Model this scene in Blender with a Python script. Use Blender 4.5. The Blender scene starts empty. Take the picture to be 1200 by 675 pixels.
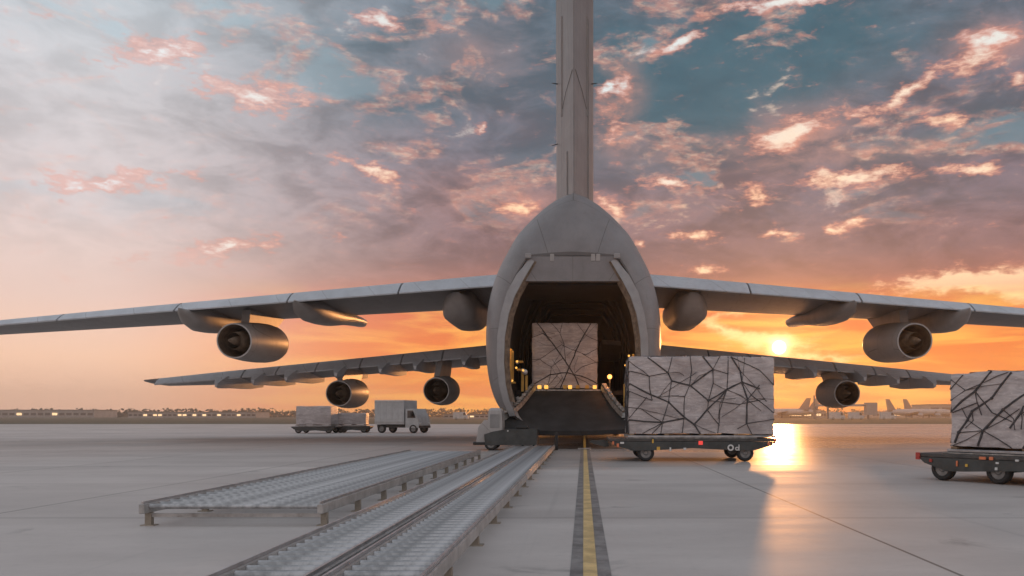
import bpy, math, random
from mathutils import Vector, Matrix, noise
random.seed(7)
R = math.radians
scene = bpy.context.scene
col = scene.collection

# ------------------------------------------------------------------ camera
# the photograph is a crop of a level shot: principal point at (684,487) of 1200x675, focal length 1000 px
F, PX, PY, CH = 1000.0, 684.0, 487.0, 1.44
cam_d = bpy.data.cameras.new('camera')
cam = bpy.data.objects.new('camera', cam_d)
col.objects.link(cam)
cam.location = (0, 0, CH)
cam.rotation_euler = (R(90), 0, 0)
cam_d.sensor_width = 36
cam_d.lens = 36 * F / 1200
cam_d.shift_x = -(PX - 600) / 1200
cam_d.shift_y = (PY - 337.5) / 1200
cam_d.clip_end = 9000
cam_d.clip_start = 0.1
scene.camera = cam

def W(px, py, d):
    return Vector(((px - PX) / F * d, d, CH + (PY - py) / F * d))

# ------------------------------------------------------------------ view
scene.render.engine = 'CYCLES'
scene.cycles.use_denoising = True
scene.cycles.max_bounces = 6
scene.cycles.volume_bounces = 0
scene.view_settings.view_transform = 'Standard'
scene.view_settings.look = 'None'
scene.view_settings.gamma = 1
scene.view_settings.use_curve_mapping = False
scene.view_settings.exposure = 0.2

SUN_AZ, SUN_EL = R(12.9), R(4.45)
SUN = Vector((math.sin(SUN_AZ) * math.cos(SUN_EL), math.cos(SUN_AZ) * math.cos(SUN_EL), math.sin(SUN_EL)))

def lin(r, g, b, a=1.0):
    f = lambda c: (c / 255 / 12.92) if c / 255 <= .04045 else ((c / 255 + .055) / 1.055) ** 2.4
    return (f(r), f(g), f(b), a)

# ------------------------------------------------------------------ node helper
class N:
    def __init__(self, tree):
        self.t = tree
    def new(self, typ, **kw):
        n = self.t.nodes.new(typ)
        for k, v in kw.items():
            setattr(n, k, v)
        return n
    def put(self, sock, v):
        if isinstance(v, bpy.types.NodeSocket):
            self.t.links.new(v, sock)
        elif v is not None:
            sock.default_value = v
    def m(self, op, a, b=None, c=None, clamp=False):
        n = self.new('ShaderNodeMath', operation=op, use_clamp=clamp)
        self.put(n.inputs[0], a); self.put(n.inputs[1], b); self.put(n.inputs[2], c)
        return n.outputs[0]
    def v(self, op, a, b=None):
        n = self.new('ShaderNodeVectorMath', operation=op)
        self.put(n.inputs[0], a); self.put(n.inputs[1], b)
        return n.outputs['Value'] if op in ('DOT_PRODUCT', 'LENGTH') else n.outputs[0]
    def mix(self, f, a, b, blend='MIX'):
        n = self.new('ShaderNodeMix', data_type='RGBA', blend_type=blend)
        self.put(n.inputs[0], f); self.put(n.inputs[6], a); self.put(n.inputs[7], b)
        return n.outputs[2]
    def comb(self, x, y, z):
        n = self.new('ShaderNodeCombineXYZ')
        for i, q in enumerate((x, y, z)): self.put(n.inputs[i], q)
        return n.outputs[0]
    def sep(self, v):
        n = self.new('ShaderNodeSeparateXYZ'); self.put(n.inputs[0], v)
        return n.outputs
    def noise(self, vec, scale, detail=4, rough=.55, dist=0.0, color=False):
        n = self.new('ShaderNodeTexNoise')
        self.put(n.inputs['Vector'], vec)
        n.inputs['Scale'].default_value = scale; n.inputs['Detail'].default_value = detail
        n.inputs['Roughness'].default_value = rough; n.inputs['Distortion'].default_value = dist
        return n.outputs['Color' if color else 'Fac']
    def ramp(self, f, stops, interp='LINEAR'):
        n = self.new('ShaderNodeValToRGB'); cr = n.color_ramp; cr.interpolation = interp
        while len(cr.elements) < len(stops): cr.elements.new(.5)
        for e, (p, c) in zip(cr.elements, stops):
            e.position = p; e.color = c
        self.put(n.inputs[0], f)
        return n.outputs[0]
    def sm(self, x, lo, hi):
        n = self.new('ShaderNodeMapRange', interpolation_type='SMOOTHSTEP')
        self.put(n.inputs[0], x); n.inputs[1].default_value = lo; n.inputs[2].default_value = hi
        return n.outputs[0]

# ------------------------------------------------------------------ world: sunset sky under broken cloud
world = bpy.data.worlds.new('World'); scene.world = world; world.use_nodes = True
def build_world():
    t = world.node_tree; t.nodes.clear(); n = N(t)
    out = n.new('ShaderNodeOutputWorld'); bg = n.new('ShaderNodeBackground')
    t.links.new(bg.outputs[0], out.inputs[0])
    d = n.new('ShaderNodeTexCoord').outputs['Generated']
    x, y, z = n.sep(d)
    zc = n.m('MAXIMUM', z, 0.0)
    yc = n.m('MAXIMUM', y, 0.12)
    front = n.sm(y, .15, .5)
    # directions written as slopes, the way one measures them off the photograph
    wv = n.noise(d, 9, 5, .6, color=True)
    wx, wy, wz = n.sep(wv)
    u = n.m('ADD', n.m('DIVIDE', x, yc), n.m('MULTIPLY', n.m('SUBTRACT', wx, .5), .10))
    v = n.m('ADD', n.m('DIVIDE', z, yc), n.m('MULTIPLY', n.m('SUBTRACT', wy, .5), .055))
    uv = n.comb(u, v, 0.0)
    def blob(px, py, rx, ry, ang=0.0, amp=1.0, prev=0.0):
        mp = n.new('ShaderNodeMapping', vector_type='TEXTURE')
        n.put(mp.inputs['Vector'], uv)
        mp.inputs['Location'].default_value = ((px - PX) / F, (PY - py) / F, 0)
        mp.inputs['Rotation'].default_value = (0, 0, R(ang)); mp.inputs['Scale'].default_value = (2.1 * rx / F, 2.1 * ry / F, 1)
        gr = n.new('ShaderNodeTexGradient', gradient_type='QUADRATIC_SPHERE')
        n.put(gr.inputs[0], mp.outputs[0])
        return n.m('MULTIPLY_ADD', gr.outputs['Fac'], amp, prev)
    def total(blobs):
        q = 0.0
        for b in blobs: q = blob(*b, prev=q)
        return n.m('MULTIPLY', q, front)
    # -------- cloud body colour by elevation, warm towards the sun, cool away from it
    A = n.ramp(zc, [(0, lin(252, 140, 44)), (.045, lin(255, 156, 46)), (.08, lin(252, 136, 50)), (.11, lin(224, 120, 78)),
                    (.145, lin(160, 104, 94)), (.18, lin(130, 100, 102)), (.26, lin(116, 102, 112)), (.40, lin(92, 102, 115)), (1, lin(142, 154, 168))])
    B = n.ramp(zc, [(0, lin(232, 186, 160)), (.06, lin(246, 202, 174)), (.12, lin(228, 198, 186)), (.22, lin(206, 194, 194)),
                    (.4, lin(188, 194, 200)), (1, lin(160, 170, 182))])
    hd = n.v('NORMALIZE', n.v('MULTIPLY', d, (1, 1, 0)))
    sa = n.v('DOT_PRODUCT', hd, tuple(Vector((SUN.x, SUN.y, 0)).normalized()))
    body = n.mix(n.sm(sa, .72, .97), B, A)
    # soft modelling of the cloud base
    dv = n.comb(n.m('MULTIPLY', x, 3.2), n.m('MULTIPLY', y, 3.2), n.m('MULTIPLY', z, 7.5))
    big = n.noise(dv, 1.5, 4, .5)
    mid = n.noise(n.v('ADD', dv, (3.1, 7.7, 1.3)), 3.6, 7, .60, .5)
    fine = n.noise(n.v('ADD', dv, (9.1, 2.7, 5.3)), 11, 6, .62, .2)
    wisp = n.noise(n.v('MULTIPLY', dv, (1, 1, 1.3)), 26, 4, .6, .4)
    shade = n.m('ADD', .50, n.m('ADD', n.m('MULTIPLY', n.sm(n.m('ADD', mid, n.m('MULTIPLY', n.m('SUBTRACT', fine, .5), .25)), .36, .64), .50), n.m('MULTIPLY', big, .48)))
    sside = n.m('ADD', .38, n.m('MULTIPLY', n.sm(sa, .74, .96), .62))
    high = n.m('MULTIPLY', n.sm(zc, .10, .24), sside)
    shadeh = n.m('ADD', n.m('MULTIPLY', n.m('SUBTRACT', shade, 1.0), high), 1.0)
    body = n.mix(1.0, body, n.comb(shadeh, shadeh, shadeh), 'MULTIPLY')
    # teal hollows
    tb = total([(870, 85, 165, 75, 14, 1.7), (1150, 140, 90, 35, 15, .55), (980, 30, 110, 40, 0, .75), (620, 205, 45, 22, 0, .55), (470, 130, 90, 26, 10, .45),
                (450, 55, 120, 30, 0, .4), (1050, 175, 90, 18, 10, .45), (720, 40, 22, 90, 0, .35), (760, 110, 55, 34, 0, .5),
                (860, 255, 160, 16, 0, .2), (1090, 235, 150, 26, 6, .5), (1120, 165, 80, 22, 10, .5), (960, 295, 140, 16, 0, .25), (800, 240, 60, 14, 0, .3)])
    tf = n.m('MULTIPLY', n.m('ADD', n.m('MULTIPLY', n.m('MULTIPLY', n.sm(big, .46, .68), .38), n.m('ADD', .35, n.m('MULTIPLY', n.sm(sa, .72, .97), .65))), tb, clamp=True), n.sm(zc, .17, .30), clamp=True)
    teal = n.mix(mid, lin(40, 76, 92), lin(78, 112, 126))
    body = n.mix(tf, body, teal)
    # broken cloud cells: bluish openings with a glowing rim
    cell = n.noise(n.v('ADD', dv, (6.4, 1.9, 8.2)), 2.3, 8, .56, .7)
    hi2 = n.sm(zc, .17, .27)
    opening = n.m('MULTIPLY', n.sm(cell, .56, .66), n.m('MULTIPLY', hi2, .55))
    body = n.mix(opening, body, n.mix(n.sm(sa, .74, .96), lin(176, 194, 204), lin(112, 140, 152)))
    rim = n.m('MULTIPLY', n.sm(cell, .51, .57), n.m('SUBTRACT', 1.0, n.sm(cell, .58, .66)))
    rim = n.m('MULTIPLY', n.m('MULTIPLY', rim, n.sm(fine, .36, .62)), n.m('MULTIPLY', hi2, n.m('MULTIPLY', sside, .46)))
    body = n.mix(rim, body, n.mix(n.sm(wisp, .45, .65), lin(220, 150, 128), lin(250, 204, 176)))
    # pink lit patches of cloud
    pb = total([(930, 165, 60, 30, 20, 1.0), (725, 125, 26, 40, 0, .9), (830, 175, 100, 18, 0, .35), (1040, 180, 80, 14, 5, .6), (1165, 50, 45, 22, 15, .9), (560, 230, 80, 26, 0, .35),
                (680, 240, 120, 18, 0, .4), (560, 60, 60, 40, 0, .3)])
    pf = n.m('MULTIPLY', n.m('MULTIPLY', n.m('ADD', pb, n.m('MULTIPLY', n.sm(fine, .5, .7), .08)), n.sm(mid, .28, .62)), .9, clamp=True)
    body = n.mix(pf, body, lin(214, 150, 130))
    # bright breaks in the cloud
    gb = total([(800, 46, 34, 8, 25, .62), (915, 3, 70, 9, 5, .62), (712, 108, 20, 14, 30, .62), (722, 150, 20, 24, -30, .4), (925, 152, 46, 16, 20, .75),
                (1062, 106, 58, 11, 25, .62), (1162, 47, 42, 12, 18, .7), (1145, 78, 26, 14, 30, .5), (1010, 207, 62, 11, 5, .72), (1100, 142, 40, 9, 5, .5),
                (886, 230, 16, 13, 20, .6), (785, 212, 30, 8, -8, .62), (722, 236, 30, 11, -20, .62), (1135, 198, 36, 7, 5, .6), (908, 273, 22, 6, 0, .6),
                (834, 311, 18, 6, 0, .6), (984, 267, 20, 6, -8, .6), (1010, 259, 14, 5, 5, .6), (818, 275, 20, 6, 2, .55), (766, 285, 12, 5, 5, .5), (1188, 92, 26, 12, 10, .5),
                (445, 22, 40, 11, -15, .62), (425, 197, 40, 9, -28, .62), (604, 247, 24, 7, 4, .6), (550, 155, 12, 8, 0, .5), (300, 110, 70, 18, -10, .55), (180, 60, 70, 20, 10, .5),
                (120, 210, 90, 14, 0, .5), (1140, 331, 95, 15, 4, .95), (1235, 340, 60, 30, 0, .8), (265, 290, 80, 12, 4, .45)])
    gn = n.m('ADD', n.m('MULTIPLY', gb, 1.65), n.m('MULTIPLY', n.m('SUBTRACT', n.m('ADD', n.m('MULTIPLY', fine, .6), n.m('MULTIPLY', wisp, .4)), .5), 2.3))
    wild = n.m('MULTIPLY', n.sm(n.m('ADD', mid, n.m('MULTIPLY', n.m('SUBTRACT', fine, .5), .5)), .64, .78), .55)
    gap = n.m('MAXIMUM', n.sm(gn, .34, 1.0), n.m('MULTIPLY', wild, n.sm(zc, .14, .24)))
    edge = n.m('MAXIMUM', n.sm(gn, .16, .62), n.m('MULTIPLY', n.sm(mid, .60, .72), .15))
    body = n.mix(n.m('MULTIPLY', n.m('MULTIPLY', edge, .60), n.sm(zc, .1, .2)), body, lin(222, 138, 114))
    warmgap = n.mix(n.sm(n.m('ADD', n.m('MULTIPLY', zc, 1.2), n.m('MULTIPLY', big, .6)), .55, .85), lin(255, 214, 174), lin(214, 222, 222))
    cool = n.mix(n.sm(sa, .72, .97), lin(226, 228, 230), warmgap)
    body = n.mix(gap, body, cool)
    # low band: stretched orange cloud streaks and yellow openings
    lv = n.comb(n.m('MULTIPLY', x, 3.0), n.m('MULTIPLY', y, 3.0), n.m('MULTIPLY', z, 26))
    ls = n.noise(lv, 2.1, 6, .58, .5)
    lowm = n.m('MULTIPLY', n.m('SUBTRACT', 1.0, n.sm(zc, .115, .16)), n.sm(sa, .75, .97))
    dark = n.mix(n.sm(ls, .40, .66), lin(216, 98, 50), lin(255, 190, 84))
    body = n.mix(n.m('MULTIPLY', lowm, .62), body, dark)
    yb = total([(855, 383, 60, 8, -12, .8), (905, 400, 75, 14, 0, .7), (960, 415, 60, 7, 4, .6), (870, 365, 34, 6, 15, .6), (1160, 345, 90, 14, 2, .55), (925, 452, 60, 9, 0, .5)])
    yg = n.m('MULTIPLY', n.sm(n.m('ADD', yb, n.m('MULTIPLY', n.m('SUBTRACT', fine, .5), .9)), .25, .8), .85)
    body = n.mix(yg, body, lin(255, 226, 160))
    # the sun and its aureole
    ang = n.m('ARCCOSINE', n.m('MINIMUM', n.v('DOT_PRODUCT', d, tuple(SUN)), 1.0))
    def glow(w, amp):
        q = n.m('DIVIDE', ang, w)
        return n.m('MULTIPLY', n.m('POWER', 2.71828, n.m('MULTIPLY', n.m('MULTIPLY', q, q), -1.0)), amp)
    g1 = glow(.011, 1.6); g2 = glow(.055, .32); g3 = glow(.13, .03)
    add = n.v('ADD', n.v('MULTIPLY', n.comb(g1, g1, g1), (1.0, .80, .42)), n.v('MULTIPLY', n.comb(g2, g2, g2), (1.0, .50, .12)))
    add = n.v('ADD', add, n.v('MULTIPLY', n.comb(g3, g3, g3), (1.0, .45, .12)))
    disc = n.m('MULTIPLY', n.m('SUBTRACT', 1.0, n.sm(ang, .0050, .0085)), 8.0)
    add = n.v('ADD', add, n.v('MULTIPLY', n.comb(disc, disc, disc), (1.0, .86, .6)))
    sky = n.new('ShaderNodeTexSky', sky_type='NISHITA')
    sky.sun_disc = False; sky.sun_elevation = SUN_EL; sky.sun_rotation = SUN_AZ
    clear = n.v('MULTIPLY', sky.outputs[0], (.05, .05, .05))
    tot = n.v('ADD', n.v('ADD', body, add), n.v('MULTIPLY', clear, (.05, .05, .05)))
    t.links.new(tot, bg.inputs[0]); bg.inputs[1].default_value = 1.0
build_world()

sun_d = bpy.data.lights.new('sun', 'SUN'); sun_d.energy = .7; sun_d.angle = R(1.0); sun_d.color = (1, .42, .14)
sun = bpy.data.objects.new('sun', sun_d); col.objects.link(sun)
sun.rotation_euler = (-SUN).to_track_quat('-Z', 'Y').to_euler()

# ------------------------------------------------------------------ materials
def mat(name, base, rough=.5, metal=0.0, spec=.5, var=0.0, vscale=1.0, stretch=(1, 1, 1), bump=0.0, bscale=20, emit=None, estr=0.0, rvar=0.0, coat=0.0, dirt=None):
    m = bpy.data.materials.new(name); m.use_nodes = True
    t = m.node_tree; n = N(t); b = t.nodes['Principled BSDF']
    b.inputs['Roughness'].default_value = rough; b.inputs['Metallic'].default_value = metal
    b.inputs['Specular IOR Level'].default_value = spec
    c = tuple(base) + (1,)
    obj = n.new('ShaderNodeTexCoord').outputs['Object']
    vec = n.v('MULTIPLY', obj, stretch)
    if var:
        f = n.noise(vec, vscale, 6, .6)
        lo = tuple(max(0, q * (1 - var)) for q in base) + (1,); hi = tuple(min(1, q * (1 + var)) for q in base) + (1,)
        cc = n.mix(n.sm(f, .3, .7), lo, hi)
        if dirt:
            f2 = n.noise(vec, vscale * 3.3, 8, .7)
            cc = n.mix(n.m('MULTIPLY', n.sm(f2, .5, .75), .6), cc, tuple(dirt) + (1,))
        t.links.new(cc, b.inputs['Base Color'])
    else:
        b.inputs['Base Color'].default_value = c
    if rvar:
        f3 = n.noise(vec, vscale * 2, 5, .6)
        t.links.new(n.m('ADD', rough - rvar, n.m('MULTIPLY', f3, 2 * rvar)), b.inputs['Roughness'])
    if bump:
        bn = n.new('ShaderNodeBump'); bn.inputs['Strength'].default_value = bump; bn.inputs['Distance'].default_value = .02
        t.links.new(n.noise(vec, bscale, 6, .6), bn.inputs['Height']); t.links.new(bn.outputs[0], b.inputs['Normal'])
    if emit:
        b.inputs['Emission Color'].default_value = tuple(emit) + (1,); b.inputs['Emission Strength'].default_value = estr
    if coat:
        b.inputs['Coat Weight'].default_value = coat
    return m

def paint(name, base, sx=2.2, sy=1.4, rough=.42, wrap=False):
    """aircraft paint: thin panel seams, rivet-soft grime and streaks"""
    m = mat(name, base, rough, spec=.45)
    t = m.node_tree; n = N(t); b = t.nodes['Principled BSDF']
    obj = n.new('ShaderNodeTexCoord').outputs['Object']
    x, y, z = n.sep(obj)
    br = n.new('ShaderNodeTexBrick')
    around = n.m('MULTIPLY', n.m('ARCTAN2', x, n.m('SUBTRACT', z, 5.0)), 4.0) if wrap else n.m('ADD', x, z)
    t.links.new(n.comb(around, y, 0.0), br.inputs['Vector'])
    br.inputs['Scale'].default_value = 1; br.inputs['Mortar Size'].default_value = .012; br.inputs['Brick Width'].default_value = sx; br.inputs['Row Height'].default_value = sy
    br.inputs['Color1'].default_value = (1, 1, 1, 1); br.inputs['Color2'].default_value = (.93, .93, .93, 1); br.inputs['Mortar'].default_value = (.5, .48, .46, 1)
    f = n.noise(n.v('MULTIPLY', obj, (1, .35, 1)), .9, 8, .65)
    f2 = n.noise(n.v('MULTIPLY', obj, (3, 3, .5)), 1.7, 8, .7)
    c = n.mix(n.sm(f, .3, .72), tuple(q * .86 for q in base) + (1,), tuple(min(1, q * 1.08) for q in base) + (1,))
    c = n.mix(n.m('MULTIPLY', n.sm(f2, .52, .78), .45), c, (base[0] * .6, base[1] * .57, base[2] * .54, 1))
    c = n.mix(1.0, c, br.outputs['Color'], 'MULTIPLY')
    t.links.new(c, b.inputs['Base Color'])
    t.links.new(n.m('ADD', rough - .08, n.m('MULTIPLY', f2, .2)), b.inputs['Roughness'])
    return m

M = {}
M['hull'] = paint('grey_aircraft_paint', (.238, .230, .236), 2.4, 1.5, .42, True)
M['wing'] = paint('grey_wing_paint', (.29, .285, .288), 3.1, 1.1)
M['flap'] = paint('skylit_flap_paint', (.58, .61, .65), 2.6, 5.0)  # wing paint with skylight put into the colour: paler and bluer
M['fairing'] = mat('fairing_paint', (.36, .34, .33), .4, var=.12, vscale=1.2)
M['nacelle'] = paint('nacelle_paint', (.44, .42, .41), 2.4, 1.9)
M['hotmetal'] = mat('exhaust_metal', (.34, .25, .18), .45, metal=.45, var=.3, vscale=3)
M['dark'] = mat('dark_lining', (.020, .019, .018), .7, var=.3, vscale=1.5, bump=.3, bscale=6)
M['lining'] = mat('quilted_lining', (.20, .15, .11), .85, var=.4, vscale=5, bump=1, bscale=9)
M['frame'] = mat('door_frame_paint', (.31, .305, .31), .45, var=.1, vscale=2, dirt=(.3, .28, .26))
M['bulk'] = mat('bulkhead_paint', (.26, .255, .252), .5, var=.12, vscale=1.5)
M['ramp'] = mat('ramp_rubber', (.030, .029, .029), .85, var=.35, vscale=1.2, bump=.25, bscale=14)
M['rail'] = mat('worn_steel', (.34, .32, .30), .45, metal=.55, var=.4, vscale=6, bump=.6, bscale=18, dirt=(.12, .10, .08))
M['yellow'] = mat('yellow_metal', (.62, .36, .07), .45, var=.15, vscale=3, dirt=(.2, .12, .05))
M['steel'] = mat('galvanised_steel', (.42, .42, .43), .38, metal=.7, var=.2, vscale=5, rvar=.1)
M['roller'] = mat('roller_steel', (.42, .41, .41), .36, metal=.7, var=.35, vscale=8, rvar=.08)
M['railpaint'] = mat('conveyor_rail_paint', (.38, .37, .36), .4, metal=.2, var=.25, vscale=3, dirt=(.18, .15, .12))
M['legpaint'] = mat('weathered_leg_paint', (.30, .26, .21), .6, var=.3, vscale=4, dirt=(.15, .12, .1))
M['deck'] = mat('dolly_deck_steel', (.075, .072, .07), .5, metal=.3, var=.35, vscale=3, bump=.3, bscale=20, dirt=(.16, .12, .09))
M['chassis'] = mat('dark_green_grey_paint', (.05, .056, .056), .5, var=.3, vscale=2.5, dirt=(.10, .085, .07))
M['rubber'] = mat('tyre_rubber', (.022, .022, .023), .75, var=.3, vscale=6, dirt=(.07, .06, .055))
M['rim'] = mat('wheel_rim', (.20, .20, .20), .45, metal=.5, var=.3, vscale=6)
M['wood'] = mat('pallet_wood', (.24, .16, .10), .8, var=.35, vscale=4, stretch=(1, 6, 6), bump=.4, bscale=12)
M['strap'] = mat('net_webbing', (.06, .056, .058), .8, var=.3, vscale=14, bump=.4, bscale=60)
M['white'] = mat('white_paint', (.52, .52, .52), .45, var=.12, vscale=2, dirt=(.35, .32, .3))
M['glass'] = mat('dark_glass', (.03, .035, .04), .08, spec=.8)
M['black'] = mat('black_paint', (.02, .02, .02), .5)
M['amberlit'] = mat('amber_lamp', (.6, .3, .05), .4, emit=(1, .50, .10), estr=1.1)
M['orangelit'] = mat('orange_lamp', (.8, .3, .05), .4, emit=(1, .36, .09), estr=2.6)
M['warmlit'] = mat('warm_lamp', (.8, .5, .2), .4, emit=(1, .58, .24), estr=3)
M['redlit'] = mat('red_lamp', (.7, .05, .05), .35, emit=(1, .08, .06), estr=.55)
M['redglass'] = mat('red_reflector', (.45, .05, .04), .3)
M['orangeglass'] = mat('orange_reflector', (.75, .22, .10), .3)
M['whiteglass'] = mat('white_reflector', (.7, .7, .68), .3)
M['amberglass'] = mat('amber_reflector', (.75, .45, .08), .3)

def wrap_material():
    m = bpy.data.materials.new('stretch_wrap'); m.use_nodes = True
    t = m.node_tree; n = N(t); b = t.nodes['Principled BSDF']
    obj = n.new('ShaderNodeTexCoord').outputs['Object']
    s1 = n.noise(n.v('MULTIPLY', obj, (1.0, 1.0, 4.2)), 1.25, 7, .58, 1.6)
    s2 = n.noise(n.v('MULTIPLY', obj, (1.0, 1.0, 2.2)), 4.5, 7, .62, 2.2)
    big = n.noise(obj, .9, 3, .5)
    c = n.mix(n.sm(s1, .32, .72), lin(164, 155, 155), lin(202, 194, 193))
    c = n.mix(n.m('MULTIPLY', n.sm(s2, .52, .72), .6), c, lin(226, 220, 218))
    c = n.mix(n.m('MULTIPLY', n.sm(big, .45, .7), .5), c, lin(140, 128, 125))
    t.links.new(c, b.inputs['Base Color'])
    t.links.new(n.m('ADD', .24, n.m('MULTIPLY', s2, .3)), b.inputs['Roughness'])
    bn = n.new('ShaderNodeBump'); bn.inputs['Strength'].default_value = .5; bn.inputs['Distance'].default_value = .04
    b.inputs['Coat Weight'].default_value = .45; b.inputs['Coat Roughness'].default_value = .16
    t.links.new(n.m('ADD', s1, n.m('MULTIPLY', s2, .6)), bn.inputs['Height']); t.links.new(bn.outputs[0], b.inputs['Normal'])
    return m
M['wrap'] = wrap_material()

def apron_material():
    m = bpy.data.materials.new('wet_concrete'); m.use_nodes = True
    t = m.node_tree; n = N(t); b = t.nodes['Principled BSDF']
    p = n.new('ShaderNodeNewGeometry').outputs['Position']
    x, y, z = n.sep(p)
    st = n.noise(n.v('MULTIPLY', p, (.5, 1, 1)), .35, 8, .65)
    sp = n.noise(p, 7.0, 6, .7)
    c = n.mix(n.sm(st, .3, .7), (.48, .435, .41, 1), (.60, .55, .52, 1))
    c = n.mix(n.m('MULTIPLY', n.sm(sp, .5, .75), .3), c, (.33, .31, .30, 1))
    oil = n.noise(n.v('ADD', p, (13, 4, 0)), .55, 6, .62, .5)
    c = n.mix(n.m('MULTIPLY', n.sm(oil, .62, .74), .55), c, (.17, .16, .155, 1))
    tyre = n.noise(n.v('MULTIPLY', p, (1.6, .025, 1)), 1.0, 4, .6)
    c = n.mix(n.m('MULTIPLY', n.sm(tyre, .60, .72), .35), c, (.22, .21, .205, 1))
    # the wet sheet of water: broad on the right towards the far edge, broken up elsewhere
    wet = n.noise(n.v('MULTIPLY', p, (.035, .11, 1)), 1.0, 5, .55, .6)
    wet2 = n.noise(n.v('MULTIPLY', p, (.10, .5, 1)), 1.0, 4, .6)
    pool = n.m('MULTIPLY', n.sm(y, 11, 46), n.sm(x, -14, 4))
    w = n.m('ADD', n.sm(n.m('ADD', wet, n.m('MULTIPLY', pool, .36)), .46, .84), n.m('MULTIPLY', n.m('SUBTRACT', wet2, .5), .5), clamp=True)
    c = n.mix(n.m('MULTIPLY', w, .45), c, (.24, .225, .215, 1))
    # saw-cut joints between the slabs
    br = n.new('ShaderNodeTexBrick'); br.offset = 0
    t.links.new(n.v('ADD', p, (2.6, 0, 0)), br.inputs['Vector'])
    br.inputs['Scale'].default_value = 1; br.inputs['Brick Width'].default_value = 6; br.inputs['Row Height'].default_value = 6; br.inputs['Mortar Size'].default_value = .022
    br.inputs['Color1'].default_value = (1, 1, 1, 1); br.inputs['Color2'].default_value = (.86, .86, .86, 1); br.inputs['Mortar'].default_value = (.38, .37, .36, 1)
    c = n.mix(1.0, c, br.outputs['Color'], 'MULTIPLY')
    t.links.new(c, b.inputs['Base Color'])
    t.links.new(n.m('SUBTRACT', .68, n.m('ADD', n.m('MULTIPLY', w, .36), n.m('MULTIPLY', sp, .10))), b.inputs['Roughness'])
    t.links.new(n.m('ADD', .22, n.m('MULTIPLY', w, .4)), b.inputs['Specular IOR Level'])
    bn = n.new('ShaderNodeBump'); bn.inputs['Strength'].default_value = .12; bn.inputs['Distance'].default_value = .01
    t.links.new(n.m('MULTIPLY', sp, n.m('SUBTRACT', 1.0, n.m('MULTIPLY', w, .8))), bn.inputs['Height']); t.links.new(bn.outputs[0], b.inputs['Normal'])
    return m
M['apron'] = apron_material()
M['grass'] = mat('dry_grass', (.085, .075, .04), .9, var=.4, vscale=.05, dirt=(.05, .055, .025))
M['line'] = mat('yellow_line_paint', (.66, .47, .21), .45, var=.25, vscale=3, dirt=(.38, .31, .22), rvar=.1)
M['lineedge'] = mat('black_line_border', (.20, .19, .185), .5, var=.4, vscale=2.5, dirt=(.36, .34, .33))
M['farwall'] = mat('far_wall', (.34, .32, .31), .7, var=.15, vscale=.2)
M['farroof'] = mat('far_roof', (.17, .165, .165), .7)
M['farlit'] = mat('lit_far_window', (.6, .4, .2), .4, emit=(1, .66, .34), estr=1.3)
M['farplane'] = mat('far_airliner_paint', (.42, .41, .41), .4)
M['fartail'] = mat('far_tail_paint', (.16, .13, .15), .4)
M['canopy'] = mat('far_foliage', (.05, .055, .03), .9, var=.4, vscale=.3)

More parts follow.
